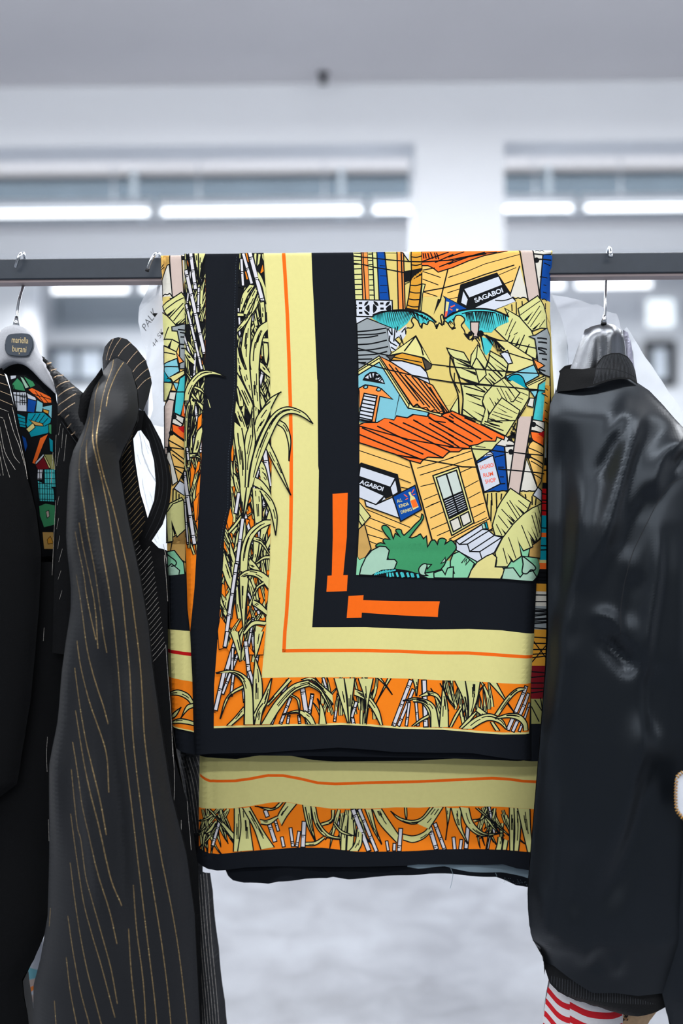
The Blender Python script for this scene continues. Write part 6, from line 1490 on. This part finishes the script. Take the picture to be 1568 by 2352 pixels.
# ---- brushed steel hanger on the right
def brushed():
    m = mat('brushed_steel', rgb(128, 131, 136), 0.27, metal=1.0, var=0.10, vscale=60, bump=0.12, bscale=300, stretch=(14, 14, 0.25))
    return m
CUSTOM['steel'] = brushed()
CUSTOM['steel_side_shade'] = mat('steel_edge_shaded', rgb(168, 168, 186), 0.4, metal=0.6)  # lavender-grey of the side face in shadow, put into its colour
st_h = empty('steel_hanger', P(1388, 800, 1.5), 'broad brushed steel hanger inside the bomber collar', 'hanger')
hook_obj('hook', [P(1402, 589, 1.491), P(1402, 580, 1.490), P(1401, 571, 1.498), P(1400, 568.5, 1.515), P(1398, 571, 1.538), P(1395, 585, 1.546), P(1391, 625, 1.546), P(1391, 650, 1.535), P(1390, 690, 1.515), P(1388, 735, 1.506)], 0.0023, st_h, M_CHROME)
tube('hook_tip', [P(1402.3, 591, 1.491), P(1402.2, 584, 1.491)], [0.0036, 0.003], M_CHROME, st_h, 12)
tube('ferrule', [P(1387.5, 724, 1.506), P(1387, 733, 1.506), P(1386, 741, 1.506)], [0.002, 0.0036, 0.0044], M_CHROME, st_h, 14)
tube('washer', [P(1386, 741, 1.506), P(1386, 745, 1.506)], 0.0044, M_CASTER, st_h, 14)
HP2 = Print()
HP2.fill('steel', pts('1343,757 1358,750 1375,746 1388,745 1405,747 1420,752 1430,759 1434,790 1437,820 1441,866 1436,868 1330,886 1299,884 1306,853 1315,830 1325,800 1335,775'))
piece('hanger_body', HP2, profile('1343,740 1343,757 1335,775 1325,800 1315,830 1306,853 1300,880 1292,930', '1430,740 1430,759 1434,790 1437,820 1441,860 1444,930'), 1.512, 0.018, st_h, (1286, 1450, 740, 935), 5,
      [('1374,700 1371,800 1367,860 1362,970', -9, 8), ('1389,700 1388,800 1386,860 1384,970', 7, 6), ('1402,700 1402,970', 4, 8), ('1424,700 1427,800 1430,960', -7, 8)], extra=lambda u, v: -0.012 * max(0.0, (775 - v) / 30.0) ** 2)
HP3 = Print(); HP3.fill('steel_side_shade', pts('1429,758 1440,765 1447,785 1452,810 1456,850 1458,868 1441,868 1434,790'))
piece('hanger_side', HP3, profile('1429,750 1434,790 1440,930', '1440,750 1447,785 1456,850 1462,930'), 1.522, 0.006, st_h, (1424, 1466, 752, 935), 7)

# ---- tissue and plastic behind it
tb = empty('tissue_bag', P(1420, 850, 1.57), 'thin white tissue cover behind the steel hanger', 'garment bag')
TP = Print(); TP.fill('paper', pts('1266,678 1300,682 1330,691 1358,702 1368,700 1378,704 1394,717 1414,722 1420,738 1423,752 1436,770 1436,930 1306,930 1303,795 1297,760 1285,724'))
piece('back_sheet', TP, lambda v: (1262, 1440), 1.575, 0.004, tb, (1260, 1445, 672, 935), 9, extra=crumple(0.4, 1.2))
TQ = Print(); TQ.fill('film', pts('1432,757 1438,752 1446,764 1470,805 1500,850 1535,902 1580,968 1640,1050 1640,1120 1530,990 1480,905 1458,880 1452,810'))
piece('front_sheet', TQ, lambda v: (1425, 1640), 1.56, 0.004, tb, (1425, 1645, 748, 1125), 10, extra=crumple(3.1, 1.5))
TR = Print(); TR.fill('clear', pts('1256,672 1268,676 1285,722 1300,775 1304,850 1285,850 1275,905 1256,930'))
piece('side_sheet', TR, lambda v: (1250, 1310), 1.572, 0.003, tb, (1250, 1310, 668, 935), 9, extra=crumple(5.0, 1.2))

# ---- navy satin bomber jacket
bo = empty('bomber_jacket', P(1400, 1500, 1.45), 'navy satin bomber jacket with ribbed collar and hem', 'jacket')
BO = Print()
BO_L = '1276,890 1272,905 1262,930 1259,960 1258,1100 1258,1300 1257,1450 1252,1530 1246,1600 1240,1680 1232,1780 1222,1900 1213,2010 1211,2050 1212,2100 1217,2140 1224,2162 1240,2176 1246,2192 1250,2215'
BO.fill('satin', pts('1276,897 1300,897 1330,893 1360,886 1390,876 1415,871 1440,871 1462,880 1490,898 1520,930 1545,960 1568,985 1640,1050 1640,2260 1530,2262 1500,2258 1450,2262 1400,2256 1350,2262 1310,2240 1270,2215') + pts(BO_L)[::-1])
SEAM = '1640,1070 1568,1094 1540,1103 1515,1118 1498,1140 1484,1165 1468,1195 1448,1235 1430,1275 1420,1310 1412,1350 1405,1400 1402,1450'
BO.line(catmull(pts(SEAM), 4), 1.3, 'seam')
BO_R = [('1340,1075 1320,1190 1302,1330 1288,1430 1272,1530', 13.5, 16.1), ('1285,940 1284,1100 1284,1300 1275,1480', -18.0, 29.9), ('1440,900 1410,960 1385,1010 1355,1090', 10.5, 10.3), ('1398,985 1380,1050 1362,1110', -10.5, 11.5), ('1470,905 1438,985 1410,1070 1380,1170 1350,1270 1320,1370', 22.0, 22), ('1430,1010 1400,1100 1375,1190', 4.5, 8.0),
        ('1600,990 1540,1015 1500,1050 1478,1110 1466,1150', 15.0, 20.7), ('1568,1040 1540,1062 1528,1090', -10.5, 13.8), ('1480,1010 1455,1080 1436,1150 1424,1210', 7.5, 13.8), ('1458,1130 1430,1215 1408,1290', -9.0, 16.1), (SEAM, -4, 5), ('1552,1012 1535,1040 1527,1095', 9.0, 9.2), ('1488,1180 1486,1250 1480,1330 1466,1420 1456,1490 1453,1570', 13.5, 10.3), ('1440,1300 1428,1370 1424,1440', -7.5, 16.1),
        ('1335,1425 1360,1408 1382,1412 1395,1432 1404,1465 1430,1498', 10.5, 11.5), ('1368,1440 1390,1475 1420,1510 1446,1525', -16.5, 19.5), ('1300,1440 1278,1560 1255,1700', 9.0, 18.4), ('1480,1500 1475,1600 1480,1700', -10.5, 18.4), ('1530,1200 1535,1400 1530,1600', 7.5, 34.5), ('1455,1600 1440,1700 1410,1850 1370,2000', 10.5, 29.9), ('1475,1700 1440,1850 1400,1980 1360,2080', -10.5, 25.3), ('1290,1750 1270,1900 1262,2050 1262,2150', 7.5, 16.1), ('1320,1900 1300,2100', -7.5, 20.7), ('1330,2130 1320,2200', 6.0, 9.2), ('1360,2140 1352,2210', -6.0, 9.2), ('1400,2150 1395,2215', 6.0, 10.3), ('1232,2000 1240,2090 1255,2160', 7.5, 10.3), ('1252,2120 1262,2170', -6.0, 8.0)]
def bo_extra(u, v): return 0.012 * max(0.0, (v - 2130) / 60.0) * -1 if v > 2130 else 0.0
piece('bomber_body', BO, profile(BO_L, '1462,870 1520,930 1568,985 1640,1050 1640,2260'), lambda v: interp([(870, 1.500), (960, 1.485), (1200, 1.465), (1700, 1.455), (2260, 1.455)], v), lambda v: interp([(870, 0.008), (960, 0.03), (1200, 0.045), (2260, 0.06)], v), bo, (1205, 1645, 865, 2265), 7, BO_R, back=(0.16, 905, 2240, 'satin', 'bomber_back'), extra=bo_extra, power=0.6)
HM = Print()
HM.fill('rib', pts('1240,2172 1246,2192 1248,2215 1256,2240 1262,2258 1280,2276 1310,2291 1340,2300 1370,2307 1415,2314 1450,2311 1490,2297 1522,2282 1640,2280 1640,2180 1450,2215 1350,2215 1290,2190'))
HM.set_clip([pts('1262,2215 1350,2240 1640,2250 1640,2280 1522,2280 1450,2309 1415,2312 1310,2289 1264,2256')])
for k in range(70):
    x = 1240 + k * 5.6; HM.line([(x, 2190), (x + 6 - k * 0.1, 2330)], 0.7, 'rib_lit')
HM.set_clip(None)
piece('hem_rib', HM, profile('1240,2160 1246,2192 1256,2240 1280,2276 1310,2291 1400,2320', '1640,2160 1640,2330'), 1.470, 0.035, bo, (1235, 1645, 2165, 2320), 10)
CL2 = Print()
CTOP = pts('1276,900 1281,870 1284,856 1292,849 1305,850 1330,852 1358,849 1364,836 1376,823 1395,816 1415,815 1435,822 1448,836 1456,853 1460,872 1463,884')
CBOT = pts('1440,874 1415,874 1390,879 1360,889 1330,896 1300,900')
CL2.fill('rib', CTOP + CBOT)
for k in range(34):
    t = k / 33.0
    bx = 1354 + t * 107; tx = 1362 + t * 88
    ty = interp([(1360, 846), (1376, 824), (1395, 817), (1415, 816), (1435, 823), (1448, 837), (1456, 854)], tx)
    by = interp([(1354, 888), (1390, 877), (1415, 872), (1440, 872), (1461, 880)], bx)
    CL2.line(catmull([(tx, ty + 2), ((tx + bx) / 2 - 3 * math.sin(t * 6), (ty + by) / 2), (bx, by - 2)], 3), 0.75, 'rib_lit')
CL2.line(catmull(pts('1345,853 1370,852 1400,853 1430,859 1455,868'), 3), 1.6, 'seam')
piece('collar', CL2, lambda v: (1274, 1464), 1.492, 0.022, bo, (1270, 1468, 810, 905), 6, [('1300,874 1360,866 1400,862 1450,868', 3, 8)])
CL3 = Print(); CL3.fill('rib', pts('1284,852 1300,838 1340,828 1400,822 1445,835 1458,860 1440,875 1300,880'))
piece('collar_back', CL3, lambda v: (1280, 1462), 1.545, -0.02, bo, (1278, 1464, 820, 885), 12)
# near sleeve with the appliqué patch at the right edge
NS = Print()
NS.fill('satin', pts('1580,1560 1568,1733 1558,1820 1547,1889 1535,2008 1523,2098 1517,2200 1517,2277 1526,2320 1538,2352 1548,2460 1720,2460 1720,1560'))
piece('sleeve', NS, profile('1580,1560 1568,1733 1547,1889 1535,2008 1523,2098 1517,2277 1538,2352 1548,2460', '1720,1560 1720,2460'), 1.43, 0.05, bo, (1510, 1725, 1555, 2465), 14, [('1600,1650 1585,1900 1560,2200', 4, 14)], back=(0.06, 1570, 2450, 'satin', 'sleeve_inside'))
pa = empty('patch', (0, 0, 0))
pa.parent = bo; pa.matrix_parent_inverse = Matrix.Translation(bo.location).inverted()
pa['label'] = 'white patch edged with a gold chain'
PD = 1.365
OUT = pts('1553,1790 1561,1777 1574,1772 1600,1770 1650,1772 1650,1890 1600,1888 1574,1883 1562,1872 1553,1858 1551,1825')
bm = bmesh.new()
f = bm.faces.new([bm.verts.new(P(x, y, PD)) for x, y in OUT])
ex = bmesh.ops.extrude_face_region(bm, geom=[f])
for v in ex['geom']:
    if isinstance(v, bmesh.types.BMVert): v.co.y += 0.004
bm_obj('patch_cloth', bm, mat('white_patch', rgb(222, 226, 234), 0.7), pa)
M_CHAIN = mat('gold_chain', rgb(196, 150, 82), 0.3, metal=0.9)
ring = catmull([tuple(P(x, y, PD - 0.001)) for x, y in OUT], 10, True)
bm = bmesh.new()
acc, last = 0.0, Vector(ring[0])
k = 0
for q in ring[1:] + ring[:1]:
    q = Vector(q)
    while (q - last).length > 0.0021:
        last = last + (q - last).normalized() * 0.0021
        k += 1
        for off in (-0.0012, 0.0012):
            m4 = Matrix.Translation(last + Vector((off, -0.0005, off * (1 if k % 2 else -1)))) @ Matrix.Rotation(0.6 if k % 2 else -0.6, 4, 'Y') @ Matrix.Diagonal((0.0017, 0.0012, 0.0011, 1))
            bmesh.ops.create_icosphere(bm, subdivisions=1, radius=1.0, matrix=m4)
chn = bm_obj('chain', bm, M_CHAIN, pa, True)

# ---- striped sweater and leopard print below the hem
CUSTOM['swred'] = mat('sweater_red', rgb(206, 18, 34), 0.8, var=0.05, vscale=300, bump=0.15, bscale=900)
CUSTOM['swwhite'] = mat('sweater_white', rgb(228, 226, 230), 0.8, var=0.03, vscale=300, bump=0.15, bscale=900)
sw = empty('striped_sweater', P(1330, 2352, 1.52), 'red and white striped knit hanging below the bomber hem', 'sweater')
SW = Print()
SW.fill('swwhite', pts('1264,2230 1259,2262 1250,2300 1244,2352 1238,2460 1430,2460 1425,2280 1350,2270'))
SW.set_clip([pts('1262,2230 1252,2290 1240,2400 1238,2460 1302,2460 1301,2230')])
for k in range(8):
    y = 2240 + k * 30
    SW.fill('swred', catmull(pts('1230,%f 1250,%f 1262,%f 1275,%f 1290,%f 1304,%f' % (y - 6, y + 2, y + 14, y + 26, y + 33, y + 36)), 4) + catmull(pts('1304,%f 1290,%f 1275,%f 1262,%f 1250,%f 1230,%f' % (y + 22, y + 20, y + 12, y - 1, y - 12, y - 20)), 4))
SW.set_clip([pts('1301,2230 1302,2460 1430,2460 1425,2230')])
for k in range(7):
    y = 2266 + k * 31
    SW.fill('swred', catmull(pts('1298,%f 1310,%f 1340,%f 1380,%f 1405,%f 1432,%f' % (y + 3, y + 8, y + 20, y + 28, y + 32, y + 33)), 4) + catmull(pts('1432,%f 1405,%f 1380,%f 1340,%f 1310,%f 1298,%f' % (y + 19, y + 17, y + 13, y + 5, y - 7, y - 13)), 4))
SW.set_clip(None)
piece('sweater_front', SW, profile('1264,2225 1250,2300 1238,2460', '1430,2225 1430,2460'), 1.515, 0.025, sw, (1234, 1434, 2225, 2465), 10, [('1301,2230 1303,2460', -6, 4), ('1275,2260 1270,2460', 3, 10)], back=(0.06, 2240, 2450, 'swwhite', 'sweater_back'))
CUSTOM['fur'] = mat('leopard_ground', rgb(196, 164, 128), 0.8, var=0.12, vscale=120)
CUSTOM['fur2'] = mat('leopard_rosette', rgb(160, 112, 70), 0.8)
CUSTOM['spot'] = mat('leopard_spot', rgb(28, 24, 24), 0.8)
lp = empty('leopard_garment', P(1470, 2352, 1.56), 'leopard print garment glimpsed under the bomber hem', 'garment')
LPp = Print()
LPp.fill('fur', pts('1410,2260 1540,2250 1524,2285 1515,2310 1490,2340 1476,2365 1470,2460 1410,2460'))
LPp.set_clip([pts('1410,2260 1540,2250 1524,2285 1490,2340 1476,2365 1470,2460 1410,2460')])
for k in range(46):
    x, y = random.uniform(1412, 1535), random.uniform(2262, 2450); r = random.uniform(4, 7)
    LPp.disc('fur2', 'x:%f,%f' % (x, y), r * 0.7, 8)
    a0 = random.uniform(0, 6.28)
    for j in range(3):
        a = a0 + j * 2.1; q = [(x + r * math.cos(a + t), y + r * math.sin(a + t)) for t in (0, 0.4, 0.8, 1.2)]
        LPp.line(q, random.uniform(1.6, 2.8), 'spot')
LPp.set_clip(None)
piece('leopard_cloth', LPp, profile('1410,2250 1410,2460', '1540,2250 1515,2310 1476,2365 1470,2460'), 1.56, 0.015, lp, (1405, 1545, 2248, 2465), 12, [('1460,2260 1462,2460', -4, 5)], back=(0.05, 2260, 2450, 'fur', 'leopard_back'))
